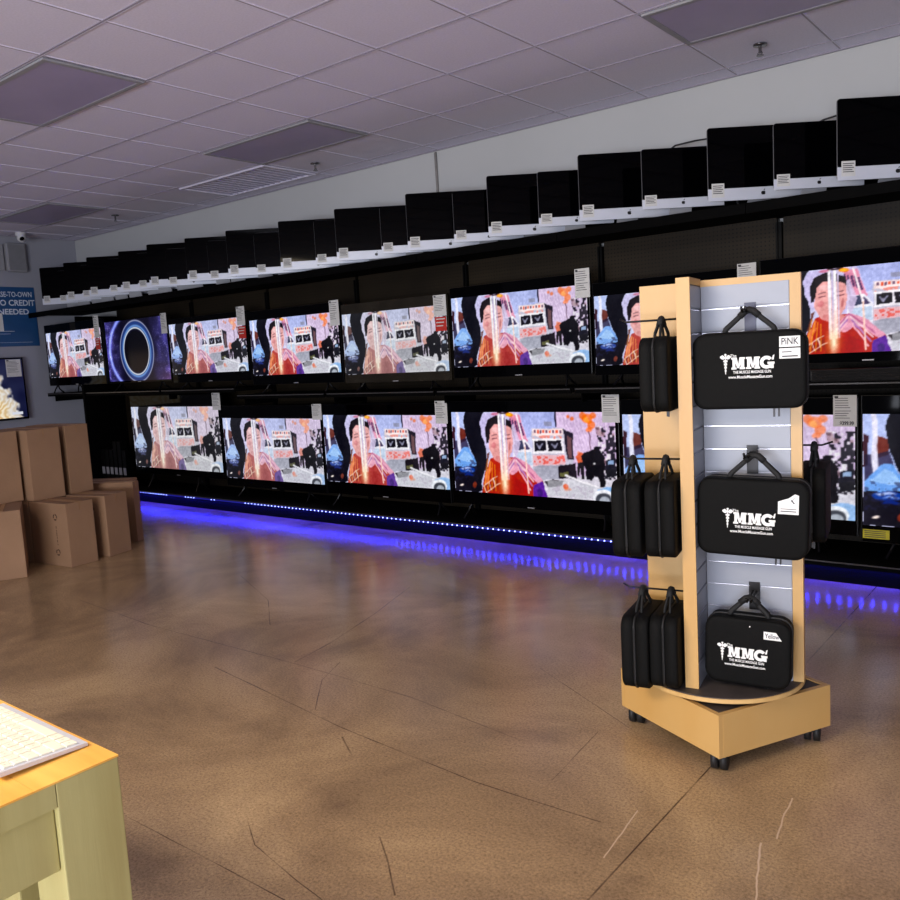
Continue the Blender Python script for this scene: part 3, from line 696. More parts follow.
# soundbar on the upper shelf
t = empty('soundbar', (-.86, 5.065, S2), 0, 'long black mesh soundbar on the shelf below the right television', 'soundbar')
MB().box(-.55, .55, -.03, .03, 0, .075, bev=.012).build('body', 'bezel', t)
g = MB()
for k in range(4):
    g.tube([(-.52 + q * .04, -.034 + .001 * math.sin(q * 1.7 + k), .014 + k * .016) for q in range(27)], .0022, 5)
g.box(-.53, .53, -.032, -.030, .006, .069); g.build('grille', 'brush', t)

# small stock on the fixture behind the boxes
for k, x in enumerate((-9.24, -9.15, -9.06, -8.97, -8.88, -8.79)):
    t = empty('boxed_speaker', (x, 5.10, .131), 0, 'slim black upright carton with grey price card behind the cardboard boxes', 'carton', 'upright black cartons at the fixture foot')
    MB().box(-.035, .035, 0, .08, 0, .50 if k in (3, 4) else .40, bev=.002).build('body', 'steel_dark', t)
    MB().box(-.032, .024, -.002, 0, .12, .20).build('price_card', 'grey_plastic', t)

# ------------------------------------------------------------------ row of all-in-one computers
def apple_pts(s):
    o = []
    for k in range(40):
        a = 2 * PI * k / 40; r = 1 + .10 * math.cos(2 * a) * (1 if math.sin(a) > 0 else .6) - .12 * max(0, math.sin(a)) ** 12 - .10 * max(0, -math.sin(a)) ** 14
        x, z = r * math.cos(a) * .95, r * math.sin(a)
        d = math.hypot(x - 1.25, z - .12)
        if d < .5: x = 1.25 - .5 * (1.25 - x) / d; z = .12 + .5 * (z - .12) / d
        o.append((x * s, z * s))
    return o
def computer(big, x, y, zb, zt, label, rz):
    w = .640 if big else .50; h = (zt - zb); ch = .070 if big else .058
    t = empty('desktop_computer', (x, y, 2.157), rz, label, 'computer', 'row of black screened desktop computers on the top shelf')
    z = zb - 2.157
    MB().box(0, w, 0, .006, z, z + ch, bev=.0025).build('chin', 'alu', t)
    rr = []
    n = 6; r = .018
    def rrect(a, b, c, d, rad, yy):
        pts = []
        for (cx, cz, a0) in ((b - rad, d - rad, 0), (a + rad, d - rad, 90), (a + rad, c + rad, 180), (b - rad, c + rad, 270)):
            for k in range(5): pts.append((cx + rad * math.cos(math.radians(a0 + k * 22.5)), yy, cz + rad * math.sin(math.radians(a0 + k * 22.5))))
        return pts
    e = MB(); e.loft([rrect(0, w, z, z + h, r, .006), rrect(0, w, z, z + h, r, .011), rrect(.03, w - .03, z + .03, z + h - .03, .05, .026), rrect(w * .25, w * .75, z + h * .2, z + h * .78, .06, .05)])
    e.build('back_shell', 'shell', t, True)
    MB().loft([rrect(.002, w - .002, z + ch, z + h - .002, .012, .0055), rrect(.002, w - .002, z + ch, z + h - .002, .012, .0)]).build('screen_glass', 'black_glass', t)
    m = MB().prism([(w / 2 + a, z + ch / 2 + b) for a, b in apple_pts(.0125 if big else .0105)], -.002, -.0002)
    m.prism([(w / 2 + .002 + a, z + ch / 2 + b) for a, b in ((-.001, .014), (.003, .0145), (.007, .019), (.0065, .023), (.001, .019))], -.002, -.0002)
    m.build('emblem', 'emblem', t)
    s = MB().loft([[(w / 2 - .062, .03, z + .06), (w / 2 + .062, .03, z + .06), (w / 2 + .062, .045, z + .06), (w / 2 - .062, .045, z + .06)],
                   [(w / 2 - .07, .08, .008), (w / 2 + .07, .08, .008), (w / 2 + .07, .095, .008), (w / 2 - .07, .095, .008)]])
    s.box(w / 2 - .07, w / 2 + .07, .0, .10, 0, .008, bev=.003)
    s.build('stand', 'alu_dark', t)
    tx = .045 if big else .04
    q = MB().box(tx - .025, tx + .048, -.002, -.0005, z + ch * .30, z + ch * 1.42).build('price_tag', 'paper', t)
    l = MB()
    for k in range(5): l.box(tx - .018, tx + .04 - .008 * (k % 2), -.003, -.002, z + ch * (1.26 - .15 * k), z + ch * (1.20 - .15 * k))
    l.build('print', 'ink', q)
    return t
bigs = [(-9.90, 2.233, 2.657), (-9.345, 2.232, 2.655), (-8.845, 2.240, 2.660), (-8.206, 2.234, 2.648), (-7.683, 2.236, 2.655), (-7.04, 2.230, 2.635), (-6.412, 2.215, 2.624), (-5.69, 2.195, 2.607),
        (-5.005, 2.200, 2.610), (-4.244, 2.192, 2.609), (-3.496, 2.200, 2.612), (-2.775, 2.207, 2.622), (-1.925, 2.200, 2.614), (-1.222, 2.202, 2.621)]
smalls = [(-9.511, 2.224), (-9.0, 2.234), (-8.441, 2.240), (-7.889, 2.236), (-7.362, 2.217), (-6.70, 2.21), (-6.026, 2.195), (-5.252, 2.196), (-4.512, 2.199), (-3.801, 2.199), (-3.083, 2.212), (-2.338, 2.216), (-1.551, 2.207)]
ordw = ['first', 'second', 'third', 'fourth', 'fifth', 'sixth', 'seventh', 'eighth', 'ninth', 'tenth', 'eleventh', 'twelfth', 'thirteenth', 'fourteenth']
RZ = math.radians(38.8)
lab_b = {0: 'large desktop computer at the far left end of the top shelf', 13: 'largest desktop computer at the right edge of the top shelf', 12: 'large desktop computer above the display stand, its whole silver chin showing'}
for i, (x, zb, zt) in enumerate(bigs):
    computer(True, x, 4.925, zb, zt, lab_b.get(i, '%s large desktop computer from the left on the top shelf' % ordw[i]), RZ)
for i, (x, zb) in enumerate(smalls):
    lab = '%s smaller desktop computer from the left, tucked between larger ones on the top shelf' % ordw[i]
    if i == 12: lab = 'smaller desktop computer overlapping the large one at the right edge'
    computer(False, x, 4.925, zb, zb + .357, lab, RZ)

# cables and poles behind the computers
def cable(name, pts, r, m, label, cat='cable'):
    return tag(MB().tube(pts, r, 7).build(name, m, None, True), label, cat)
cable('security_cable', [(-2.6, 5.45, 2.55), (-2.33, 5.42, 2.668), (-2.2, 5.42, 2.672), (-2.02, 5.42, 2.665), (-1.95, 5.42, 2.3), (-1.9, 5.42, 2.157)], .006, 'cable', 'dark cable rising behind the computers above the wooden display stand')
cable('security_cable', [(-1.7, 5.45, 2.45), (-1.5, 5.42, 2.612), (-1.42, 5.42, 2.64), (-1.3, 5.42, 2.655), (-1.15, 5.42, 2.65), (-1.1, 5.42, 2.157)], .006, 'cable', 'dark cable rising behind the rightmost large computer')
cable('wall_conduit', [(-4.44, WALL_Y - .012, 2.31), (-4.44, WALL_Y - .012, 2.5), (-4.445, WALL_Y - .012, CEIL - .012)], .011, 'conduit', 'thin grey vertical conduit running from the ceiling down behind computers', 'conduit')

# ------------------------------------------------------------------ wooden display stand
CX, CY = -1.116, 2.877
ST = math.atan2(.186, .983)
st = empty('display_stand', (CX, CY, 0), ST, 'maple rolling display stand with slatwall panels on a turntable', 'display stand')
# base box: corners measured on the floor, in the stand's own frame
cs, sn = math.cos(ST), math.sin(ST)
def loc2(wx, wy):
    dx, dy = wx - CX, wy - CY
    return (dx * cs + dy * sn, -dx * sn + dy * cs)
fr = Vector((-1.000, 2.552)); lf = Vector((-1.458, 2.768)); rt = Vector((-.771, 2.983)); bk = lf + rt - fr
corners = [fr, rt, bk, lf]
zt_, zb_ = .205, .058
for nm, a, b in (('side_board', fr, rt), ('side_board', rt, bk), ('side_board', bk, lf), ('side_board', lf, fr)):
    d = (b - a).normalized(); n = Vector((-d.y, d.x)); a2, b2 = a + d * (.018 if nm else 0), b
    m = MB(); pts = [a2, b2, b2 + n * .018, a2 + n * .018]
    pts = [loc2(p.x, p.y) for p in pts]
    m.loft([[(x, y, zb_) for x, y in pts], [(x, y, zt_) for x, y in pts]]).build(nm, 'maple', st)
c0 = sum(corners, Vector((0, 0))) / 4
pts = [loc2(*(c0 + (p - c0) * .93)) for p in corners]
MB().loft([[(x, y, zt_ - .02) for x, y in pts], [(x, y, zt_ - .004) for x, y in pts]]).build('deck', 'maple_deck', st)
for p in corners:
    q = c0 + (p - c0) * .84; x, y = loc2(q.x, q.y)
    cst = MB().box(x - .022, x + .022, y - .022, y + .022, .074, .08).box(x - .004, x + .004, y - .02, y + .02, .036, .076)
    w = cst.build('caster', 'rubber', st)
    MB().cyl((x - .015, y, .0365), .036, .02, 'X', 20).cyl((x + .015, y, .0365), .036, .02, 'X', 20).build('wheel', 'rubber', w, True)
MB().cyl((0, 0, .228), .283, .014, n=64).build('turntable', 'maple_edge', st)
MB().cyl((0, 0, .2365), .279, .003, n=64).build('turntable_top', 'maple_deck', st)
MB().cyl((0, 0, .211), .12, .02, n=32).build('bearing', 'steel_dark', st)
ZB, ZT = .238, 1.612
def slat_faces(bx, face, a, b, zlo, zhi, off):
    """slats on one face of a panel; face = '-y','+x','-x'; grooves every 79 mm"""
    zs = [.9600 + .0793 * k for k in range(-20, 20)]
    zs = [z for z in zs if zlo + .02 < z < zhi - .02]
    lo = [zlo] + [z + .004 for z in zs]; hi = [z - .004 for z in zs] + [zhi]
    for l, h_ in zip(lo, hi):
        if face == '-y': bx.box(a, b, off - .006, off, l, h_)
        elif face == '+x': bx.box(off, off + .006, a, b, l, h_)
        elif face == '-x': bx.box(off - .006, off, a, b, l, h_)
        elif face == '+y': bx.box(a, b, off, off + .006, l, h_)
def groove_inserts(bx, face, a, b, zlo, zhi, off):
    for k in range(-20, 20):
        z = .96 + .0793 * k
        if not (zlo + .02 < z < zhi - .02): continue
        if face == '-y': bx.box(a, b, off - .003, off, z - .0035, z - .0015)
        elif face == '+x': bx.box(off, off + .003, a, b, z - .0035, z - .0015)
        elif face == '-x': bx.box(off - .003, off, a, b, z - .0035, z - .0015)
        elif face == '+y': bx.box(a, b, off, off + .003, z - .0035, z - .0015)
# right arm: slatted toward the viewer, framed in maple
A = MB().box(-.032, .283, -.043, -.012, ZB, ZT).build('divider_panel', 'slat', st)
m = MB(); slat_faces(m, '-y', -.030, .248, ZB, ZT - .022, -.043); m.build('slatwall', 'slat', A)
m = MB(); groove_inserts(m, '-y', -.030, .248, ZB, ZT - .022, -.043); m.build('groove_insert', 'slat_metal', A)
MB().box(.250, .284, -.050, -.010, ZB, ZT).build('edge_strip', 'maple', A)
MB().box(-.032, .250, -.050, -.010, ZT - .022, ZT).build('top_rail', 'maple', A)
# front arm: edge on, slatted on its right and left faces
B_ = MB().box(-.069, -.038, -.215, .0, ZB, ZT - .001).build('divider_panel', 'slat', st)
m = MB(); slat_faces(m, '+x', -.215, -.051, ZB, ZT - .022, -.038); slat_faces(m, '-x', -.215, -.001, ZB, ZT - .022, -.069); m.build('slatwall', 'slat', B_)
m = MB(); groove_inserts(m, '+x', -.215, -.051, ZB, ZT - .022, -.038); groove_inserts(m, '-x', -.215, -.001, ZB, ZT - .022, -.069); m.build('groove_insert', 'slat_metal', B_)
MB().box(-.0755, -.0315, -.2235, -.215, ZB, ZT + .004).box(-.0755, -.0315, -.215, -.051, ZT - .018, ZT + .004).build('edge_strip', 'maple', B_)
# left arm: plain maple toward the viewer
C_ = MB().box(-.252, -.0755, -.005, .026, ZB, ZT).build('divider_panel', 'maple', st)
m = MB(); slat_faces(m, '+y', -.245, -.07, ZB, ZT - .022, .026); m.build('slatwall', 'slat', C_)
# back arm
D_ = MB().box(-.0315, .0, -.0095, .25, ZB, ZT).build('divider_panel', 'maple', st)
m = MB(); slat_faces(m, '+x', -.005, .245, ZB, ZT - .022, .0); m.build('slatwall', 'slat', D_)

def stand_pt(a, b, z): return (CX + a * cs - b * sn, CY + a * sn + b * cs, z)

# massage-gun cases
def slab_M(x, z, s, w):
    """slab-serif M as prisms in xz; returns polygons"""
    t = w * .22; P_ = []
    P_.append([(x, z), (x + t * 1.7, z), (x + t * 1.7, z + s * .16), (x, z + s * .16)])
    P_.append([(x + w - t * 1.8, z), (x + w, z), (x + w, z + s * .16), (x + w - t * 1.8, z + s * .16)])
    P_.append([(x, z + s * .84), (x + t * 1.4, z + s * .84), (x + t * 1.4, z + s), (x, z + s)])
    P_.append([(x + w - t * 1.4, z + s * .84), (x + w, z + s * .84), (x + w, z + s), (x + w - t * 1.4, z + s)])
    P_.append([(x + t * .4, z), (x + t * 1.3, z), (x + t * 1.3, z + s), (x + t * .4, z + s)])
    P_.append([(x + w - t * 1.5, z), (x + w - t * .3, z), (x + w - t * .3, z + s), (x + w - t * 1.5, z + s)])
    P_.append([(x + t * .6, z + s), (x + t * 1.8, z + s), (x + w * .56, z + s * .1), (x + w * .44, z + s * .1)])
    P_.append([(x + w - t * 1.8, z + s), (x + w - t * .8, z + s), (x + w * .56, z + s * .1), (x + w * .46, z + s * .1)])
    return P_
def logo(parent, x, z, k, y):
    """x, z: left foot of the lettering; k: metres per unit"""
    m = MB(); H_ = 14 * k; off = [0]
    def poly(P_):
        off[0] += .00004
        m.prism(P_, y - .0006 - off[0], y)
    for P_ in slab_M(x + 10 * k, z, H_, 15.5 * k): poly(P_)
    for P_ in slab_M(x + 26.5 * k, z, H_, 15.5 * k): poly(P_)
    cx, cz, R1, R2 = x + 49.3 * k, z + H_ / 2, H_ * .53, H_ * .25
    arc = [math.radians(a) for a in range(38, 352, 12)]
    for a, b in zip(arc, arc[1:]):
        poly([(cx + R1 * math.cos(a), cz + R1 * math.sin(a)), (cx + R1 * math.cos(b), cz + R1 * math.sin(b)), (cx + R2 * math.cos(b), cz + R2 * math.sin(b)), (cx + R2 * math.cos(a), cz + R2 * math.sin(a))])
    poly([(cx + H_ * .08, cz - H_ * .14), (cx + H_ * .62, cz - H_ * .14), (cx + H_ * .62, cz + H_ * .03), (cx + H_ * .08, cz + H_ * .03)])
    poly([(cx + H_ * .3, cz - H_ * .5), (cx + H_ * .55, cz - H_ * .5), (cx + H_ * .55, cz), (cx + H_ * .3, cz)])
    poly([(cx + H_ * .4, cz + H_ * .2), (cx + H_ * .56, cz + H_ * .2), (cx + H_ * .62, cz + H_ * .62), (cx + H_ * .5, cz + H_ * .55)])
    m.build('logo_letters', 'print_white', parent)
    c = MB(); sx = x + 3.4 * k; off[0] = 0
    def cp(P_):
        off[0] += .00004; c.prism(P_, y - .0006 - off[0], y)
    top = z + H_ + 3.5 * k; bot = z - 5.5 * k
    cp([(sx - 1.0 * k, top - 6 * k), (sx + 1.0 * k, top - 6 * k), (sx + .3 * k, bot), (sx - .3 * k, bot)])
    cp([(sx - .5 * k, top - 6 * k), (sx + .5 * k, top - 6 * k), (sx + .5 * k, top - .4 * k), (sx - .5 * k, top - .4 * k)])
    cp([(sx + 1.3 * k * math.cos(a * PI / 5), top + 1.3 * k * math.sin(a * PI / 5)) for a in range(10)])
    for d in (-1, 1):
        cp([(sx, top - 3 * k), (sx + d * 3.2 * k, top - .2 * k), (sx + d * 6 * k, top - 1.6 * k), (sx + d * 6.3 * k, top - 3 * k), (sx + d * 4.2 * k, top - 5 * k), (sx + d * 2 * k, top - 5.4 * k)])
        for j in range(4):
            w = (2.5 - .5 * j) * k; zz = top - (7.4 + 3.7 * j) * k; s_ = d if j % 2 else -d
            cp([(sx, zz + 1.9 * k), (sx + s_ * w, zz + .5 * k), (sx + s_ * w, zz - .6 * k), (sx, zz - 1.9 * k), (sx, zz - 1.1 * k), (sx + s_ * w * .55, zz), (sx, zz + 1.1 * k)])
    c.build('caduceus', 'print_white', parent)
    text('the_word', 'The', 4.6 * k, 'print_white', parent, (x + 12.5 * k, y - .0008, z + H_ + 2.0 * k), 7 * k, .0001)
    text('tagline', 'THE MUSCLE MASSAGE GUN', 4.6 * k, 'print_white', parent, (x + 33 * k, y - .0008, z - 3.6 * k), 42 * k, .00022)
    text('web_address', 'www.MuscleMassageGun.com', 4.9 * k, 'print_white', parent, (x + 31 * k, y - .0008, z - 9.2 * k), 49 * k, .00026)

def rr2(w, h, r, n=7):
    pts = []
    for cx, cz, a0 in ((w / 2 - r, h - r, 0), (-w / 2 + r, h - r, 90), (-w / 2 + r, r, 180), (w / 2 - r, r, 270)):
        for k in range(n): a = math.radians(a0 + 90 * k / (n - 1)); pts.append((cx + r * math.cos(a), cz + r * math.sin(a)))
    return pts
def case(loc, rz, w, h, d, apex, label, tilt=0., front=True):
    """origin at the foot of the case; local -y is the printed face; apex = height of the handle's top above the foot"""
    t = empty('massage_gun_case', loc, rz, label, 'carrying case', 'black massage gun cases')
    t.rotation_euler = (0, tilt, rz)
    sec = [(-.5, .012), (-.485, .004), (-.44, 0), (-.06, 0), (-.05, .003), (.05, .003), (.06, 0), (.44, 0), (.485, .004), (.5, .012)]
    ringz = []
    for f, ins in sec:
        ringz.append([(x, f * d, z + ins) for x, z in [(a * (w / 2 - ins) / (w / 2), b * (h - 2 * ins) / h) for a, b in rr2(w, h, .042)]])
    MB().loft(ringz).build('shell', 'nylon', t, True)
    zp = [(a * 1.004, 0, b) for a, b in rr2(w - .002, h, .042)]
    zp = [(x, 0, z) for x, _, z in zp]; zp.append(zp[0])
    MB().tube(zp, .004, 6).build('zipper', 'zip', t)
    pl = MB().box(w * .2, w * .2 + .006, -.006, -.001, -.03, .0).box(w * .24, w * .24 + .006, .001, .006, -.03, .0).build('zipper_pull', 'hook', t)
    hw = w * .235
    hs = MB()
    for s_ in (-1, 1):
        y0 = s_ * .006
        hs.tube([(-hw, y0 * 1.6, h - .012), (-hw * .9, y0 * 1.4, h + .012), (-hw * .45, y0 * .8, h + (apex - h) * .55), (-.014, y0 * .4, apex - .014), (0, y0 * .4, apex - .008),
                 (.014, y0 * .4, apex - .014), (hw * .45, y0 * .8, h + (apex - h) * .55), (hw * .9, y0 * 1.4, h + .012), (hw, y0 * 1.6, h - .012)], .008, 8, flat=(.0045, .008))
    hs.build('handle', 'strap', t, True)
    MB().tube([(-.03, 0, apex - .03), (-.012, 0, apex - .013), (.0, 0, apex - .009), (.012, 0, apex - .013), (.03, 0, apex - .03)], .01, 8, flat=(.011, .011)).build('handle_grip', 'strap', t, True)
    return t

RB = -.2       # printed face distance from the stand axis
k = .00272
c1 = case(stand_pt(.139, -.145, 1.185), ST, .345, .245, .10, .325, 'black carrying case with the PINK sticker, topmost on the slatwall face')
logo(c1, -.077, .128, k, -.0502)
stk = MB().box(.095, .156, -.0512, -.0502, .192, .225).box(.095, .156, -.0512, -.0502, .156, .188).build('sticker', 'print_white', c1)
text('handwriting', 'PiNK', .030, 'ink', stk, (.1255, -.0516, .2085), .050, .0004)
MB().box(.103, .131, -.0516, -.0512, .175, .178).box(.103, .149, -.0516, -.0512, .161, .165).build('print', 'ink', stk)
c2 = case(stand_pt(.139, -.145, .700), ST, .345, .255, .10, .34, 'black carrying case with a torn sticker, middle one on the slatwall face')
c2.rotation_euler = (0, math.radians(1.8), ST)
logo(c2, -.084, .108, k, -.0502)
stk = MB().prism([(.080, .150), (.142, .150), (.142, .212), (.130, .216), (.112, .202), (.080, .190)], -.0515, -.0502).build('sticker', 'print_white', c2)
MB().prism([(.118, .196), (.121, .198), (.130, .186), (.127, .184)], -.0520, -.0516).prism([(.130, .206), (.132, .208), (.120, .190), (.118, .190)], -.0519, -.0516).box(.088, .135, -.0518, -.0515, .158, .161).box(.088, .135, -.0518, -.0515, .166, .168).build('print', 'ink', stk)
c3 = case(stand_pt(.118, -.145, .258), ST, .272, .228, .09, .30, 'smaller black carrying case with the Yellow sticker, standing low by the turntable')
c3.rotation_euler = (0, math.radians(1.5), ST)
logo(c3, -.088, .092, k * .97, -.0452)
stk = MB().prism([(.052, .168), (.052, .194), (.090, .194), (.108, .168)], -.0462, -.0452).build('sticker', 'print_white', c3)
text('handwriting', 'Yellow', .022, 'ink', stk, (.078, -.0466, .180), .044, .0003)
tag_dot = MB().cyl((.008, -.0455, .205), .0022, .001, 'Y', 10).build('rivet', 'print_white', c3)
# edge-on cases hanging off the left side of the stand
side = ST + PI / 2
def side_case(a, b, z, w, h, d, apex, label, dr=0):
    return case(stand_pt(a, b, z), side + dr, w, h, d, apex, label)
side_case(-.142, -.150, 1.185, .262, .245, .095, .315, 'single black case hanging edge-on from the highest left hook')
side_case(-.250, -.165, .695, .27, .26, .10, .335, 'black case on the middle left hook, outer of the pair', math.radians(3))
side_case(-.140, -.150, .695, .265, .26, .10, .335, 'black case on the middle left hook, inner one nearest the post', math.radians(2))
side_case(-.228, -.168, .235, .268, .255, .095, .335, 'black case on the lowest left hook, outer one with dangling zipper pulls')
side_case(-.132, -.160, .245, .265, .25, .095, .325, 'black case on the lowest left hook, inner one nearest the post')
side_case(.305, .145, .705, .27, .255, .09, .335, 'black case hanging edge-on off the right rear side of the stand', PI)
# hooks
def rod(a0, a1, b, z, label):
    t = empty('display_hook', stand_pt(a0, b, z), ST, label, 'hook', 'wire hooks of the display stand')
    d = a1 - a0; s_ = 1 if d > 0 else -1
    MB().tube([(0, 0, 0), (d * .9, 0, 0), (d, 0, .012)], .0035, 8).build('rod', 'hook', t, True)
    MB().box(0, s_ * .004, -.012, .012, -.05, .008).build('plate', 'hook', t)
rod(-.0755, -.285, -.150, 1.487, 'wire hook highest on the left side of the stand')
rod(-.0755, -.295, -.155, 1.016, 'wire hook at middle height on the left side of the stand')
rod(-.0755, -.30, -.160, .557, 'wire hook lowest on the left side of the stand')
rod(.0065, .365, .145, 1.027, 'wire hook on the hidden right rear side of the stand')
for z, zz, lab in ((1.515, 1.497, 'blue black face-out hook holding the topmost printed case'), (1.039, 1.028, 'face-out hook holding the middle printed case'), (.565, .545, 'face-out hook holding the small printed case')):
    t = empty('display_hook', stand_pt(.128, -.0495, z), ST, lab, 'hook', 'face-out hooks of the display stand')
    MB().box(-.018, .018, -.004, 0, -.085, .012).build('plate', 'hook_blue' if z > 1.4 else 'hook', t)
    MB().tube([(-.006, -.004, zz - z - .002), (-.006, -.13, zz - z - .002), (-.006, -.142, zz - z + .012)], .004, 8).tube([(.006, -.004, zz - z - .002), (.006, -.13, zz - z - .002), (.006, -.142, zz - z + .012)], .004, 8).build('arm', 'hook', t, True)

# ------------------------------------------------------------------ cardboard boxes
def carton(P0, adeg, w, d, z0, h, label, marks=False, group='brown cardboard cartons stacked by the side wall'):
    a = math.radians(adeg)
    t = empty('cardboard_box', (P0[0], P0[1], z0 + .0005), a, label, 'cardboard box', group)
    # local: +x out of the front face, y along its width, body toward -x
    b = MB().box(-d, 0, 0, w, 0, h, bev=.005); b.build('carton', 'card', t)
    MB().box(-d + .004, -.004, w / 2 - .028, w / 2 + .028, h, h + .0012).build('tape', 'card_tape', t)
    MB().box(-.0005, .002, w / 2 - .0025, w / 2 + .0025, h - .06, h - .002).box(-d + .003, -.003, w / 2 - .0022, w / 2 + .0022, h + .0012, h + .0022).build('flap_seam', 'card_edge', t)
    if marks:
        m = MB()
        for (x, z) in ((-.14, h * .78), (-.145, h * .22)):
            n = 16
            for q in range(n):
                if q % 5 == 4: continue
                a0, a1 = 2 * PI * q / n, 2 * PI * (q + 1) / n; r1, r2 = .026, .015
                m.quad([(x + r1 * math.cos(a0), -.001, z + r1 * math.sin(a0)), (x + r1 * math.cos(a1), -.001, z + r1 * math.sin(a1)), (x + r2 * math.cos(a1), -.001, z + r2 * math.sin(a1)), (x + r2 * math.cos(a0), -.001, z + r2 * math.sin(a0))])
        for q, l in enumerate((.02, .012, .03, .014, .02, .01)):
            z = h * .62 - q * .026; m.quad([(-.143, -.001, z - l / 2), (-.135, -.001, z - l / 2), (-.135, -.001, z + l / 2), (-.143, -.001, z + l / 2)])
        m.build('printed_marks', 'brown_print', t)
    return t
carton((-6.205, 2.455), -26.7, .275, .45, 0, .488, 'cardboard box on the floor, leftmost of the bottom row')
carton((-6.044, 3.007), 6.3, .226, .46, 0, .475, 'cardboard box on the floor with round printed marks', True)
carton((-6.094, 3.341), 16.2, .23, .44, 0, .476, 'cardboard box on the floor between the marked box and the one behind', True)
carton((-6.39, 3.76), 31, .10, .60, 0, .505, 'cardboard box on the floor rearmost, closest to the blue diodes')
carton((-6.55, 3.79), 31, .20, .45, 0, .503, 'cardboard box on the floor behind the rearmost narrow one')
carton((-6.70, 2.70), 0, .2, .38, 0, .476, 'cardboard box on the floor hidden behind the leftmost one')
carton((-6.515, 2.953), 6.3, .215, .46, 0, .475, 'cardboard box on the floor hidden behind the marked box')
carton((-6.61, 3.235), 6, .19, .44, 0, .475, 'cardboard box on the floor hidden behind the third one')
carton((-6.50, 2.650), 0, .275, .29, .489, .53, 'tall cardboard box on the upper layer, leftmost')
carton((-6.43, 2.965), 5, .262, .50, .4765, .54, 'tall cardboard box in the middle of the upper layer')
carton((-6.49, 3.290), 8, .205, .50, .4775, .54, 'tall cardboard box on the upper layer, right end')

# ------------------------------------------------------------------ wooden table and keyboard in the foreground
TZ = .86; TX, TY = -1.146, .609
t = empty('wooden_table', (TX, TY, 0), 0, 'light maple table with thick square legs at the lower left', 'table')
top = MB()
for kx in range(5):
    top.box(-1.3, 0, -.62 + kx * .124, -.62 + (kx + 1) * .124 - .0006, TZ - .003, TZ)
top.build('tabletop', 'table_top', t)
MB().box(-1.20, -.096, -.62, -.0, TZ - .038, TZ - .0035).box(-.096, -.001, -.52, -.096, TZ - .038, TZ - .0035).build('top_core', 'table_leg', t)
for (x, y) in ((-.095, -.095), (-1.29, -.095), (-.095, -.615), (-1.29, -.615)):
    MB().box(x, x + .094, y, y + .094, 0, TZ - .0033, bev=.002).build('leg', 'table_leg', t)
MB().box(-.034, -.012, -.52, -.096, TZ - .135, TZ - .039, bev=.002).build('apron', 'table_leg', t)
MB().box(-1.28, -.096, -.036, -.014, TZ - .135, TZ - .039, bev=.002).build('apron', 'table_leg', t)
MB().box(-.225, -.15, -.10, -.03, 0, TZ - .039, bev=.003).build('inner_post', 'table_leg', t)

kb = empty('keyboard', (-1.213, .598, TZ), 0, 'slim white keyboard in an aluminium tray on the wooden table', 'keyboard')
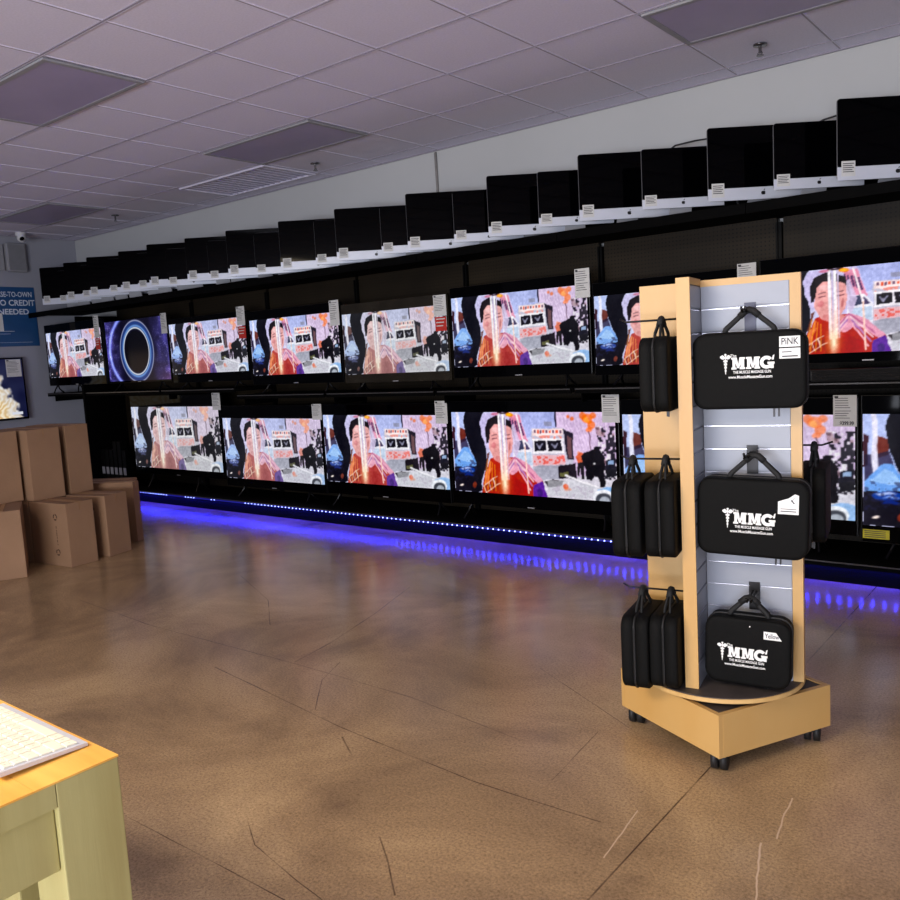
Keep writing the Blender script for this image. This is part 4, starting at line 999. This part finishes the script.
# spacebar row toward +y, keyboard extends toward -x
W_, D_k = .279, .129
MB().loft([[(0 - W_, -D_k, .007), (0, -D_k, .007), (0, 0, .001), (-W_, 0, .001)], [(-W_, -D_k, .014), (0, -D_k, .014), (0, 0, .006), (-W_, 0, .006)]]).build('tray', 'alu', kb)
def zt(y): return .006 + (-y / D_k) * .008
def keyrow(y0, y1, ws, x_start=-.006):
    x = x_start
    for wd in ws:
        x0 = x - wd
        ya, yb = y0 - .0013, y1 + .0013; xa, xb = x - .0013, x0 + .0013; hh = .0028; b = .0008
        m = MB(); m.loft([[(xb, yb, zt(yb)), (xa, yb, zt(yb)), (xa, ya, zt(ya)), (xb, ya, zt(ya))],
                          [(xb, yb, zt(yb) + hh - b), (xa, yb, zt(yb) + hh - b), (xa, ya, zt(ya) + hh - b), (xb, ya, zt(ya) + hh - b)],
                          [(xb + b, yb + b, zt(yb) + hh), (xa - b, yb + b, zt(yb) + hh), (xa - b, ya - b, zt(ya) + hh), (xb + b, ya - b, zt(ya) + hh)]])
        kk = m.build('key', 'key', kb)
        if wd < .03:
            text('legend', random.choice('asdfqwerzxcvop'), .0045, 'grey_plastic', kk, ((xa + xb) / 2, (ya + yb) / 2, zt((ya + yb) / 2) + hh + .0003), None, 0, 'Z')
        x = x0
p = .0192
keyrow(-.010, -.030, [p, p, p * 1.15, p * 5, p * 1.15, p, p, p, p])
keyrow(-.030, -.049, [p * 2.1] + [p] * 10 + [p * 1.9])
keyrow(-.049, -.068, [p * 1.75] + [p] * 11 + [p * 1.25])
keyrow(-.068, -.087, [p * 1.5] + [p] * 12 + [p * .5])
keyrow(-.087, -.106, [p] * 13 + [p])
keyrow(-.106, -.121, [p] * 14)

# ------------------------------------------------------------------ light
def area(name, loc, target, size, size_y, energy, color):
    l = bpy.data.lights.new(name, 'AREA'); l.shape = 'RECTANGLE'; l.size = size; l.size_y = size_y; l.energy = energy; l.color = color
    o = bpy.data.objects.new(name, l); COL.objects.link(o); o.location = loc
    o.rotation_euler = (Vector(target) - Vector(loc)).to_track_quat('-Z', 'Y').to_euler()
    return o
wl = area('added warm light', (-1.9, -1.1, 2.95), (-1.1, 1.25, 0), 1.6, 1.2, 122, (1.0, .84, .58)); wl.data.spread = math.radians(150)  # added lamp under the ceiling, shaped to fall off over the near floor
area('added cool fill', (-.5, -4.2, .9), (-2.8, 2.6, 3.0), 5.0, 1.6, 520, (.84, .88, 1.0))  # added fill behind the camera, tilted up to brighten the ceiling
w = bpy.data.worlds.new('store ambience'); SC.world = w; w.use_nodes = True
bg = w.node_tree.nodes['Background']; bg.inputs[0].default_value = (.64, .62, .74, 1); bg.inputs[1].default_value = .45
SC.view_settings.view_transform = 'Standard'; SC.view_settings.look = 'None'; SC.view_settings.exposure = 0; SC.view_settings.gamma = 1
SC.cycles.use_denoising = True
SC.cycles.max_bounces = 8
SC.cycles.sample_clamp_indirect = 12
bpy.context.view_layer.update()
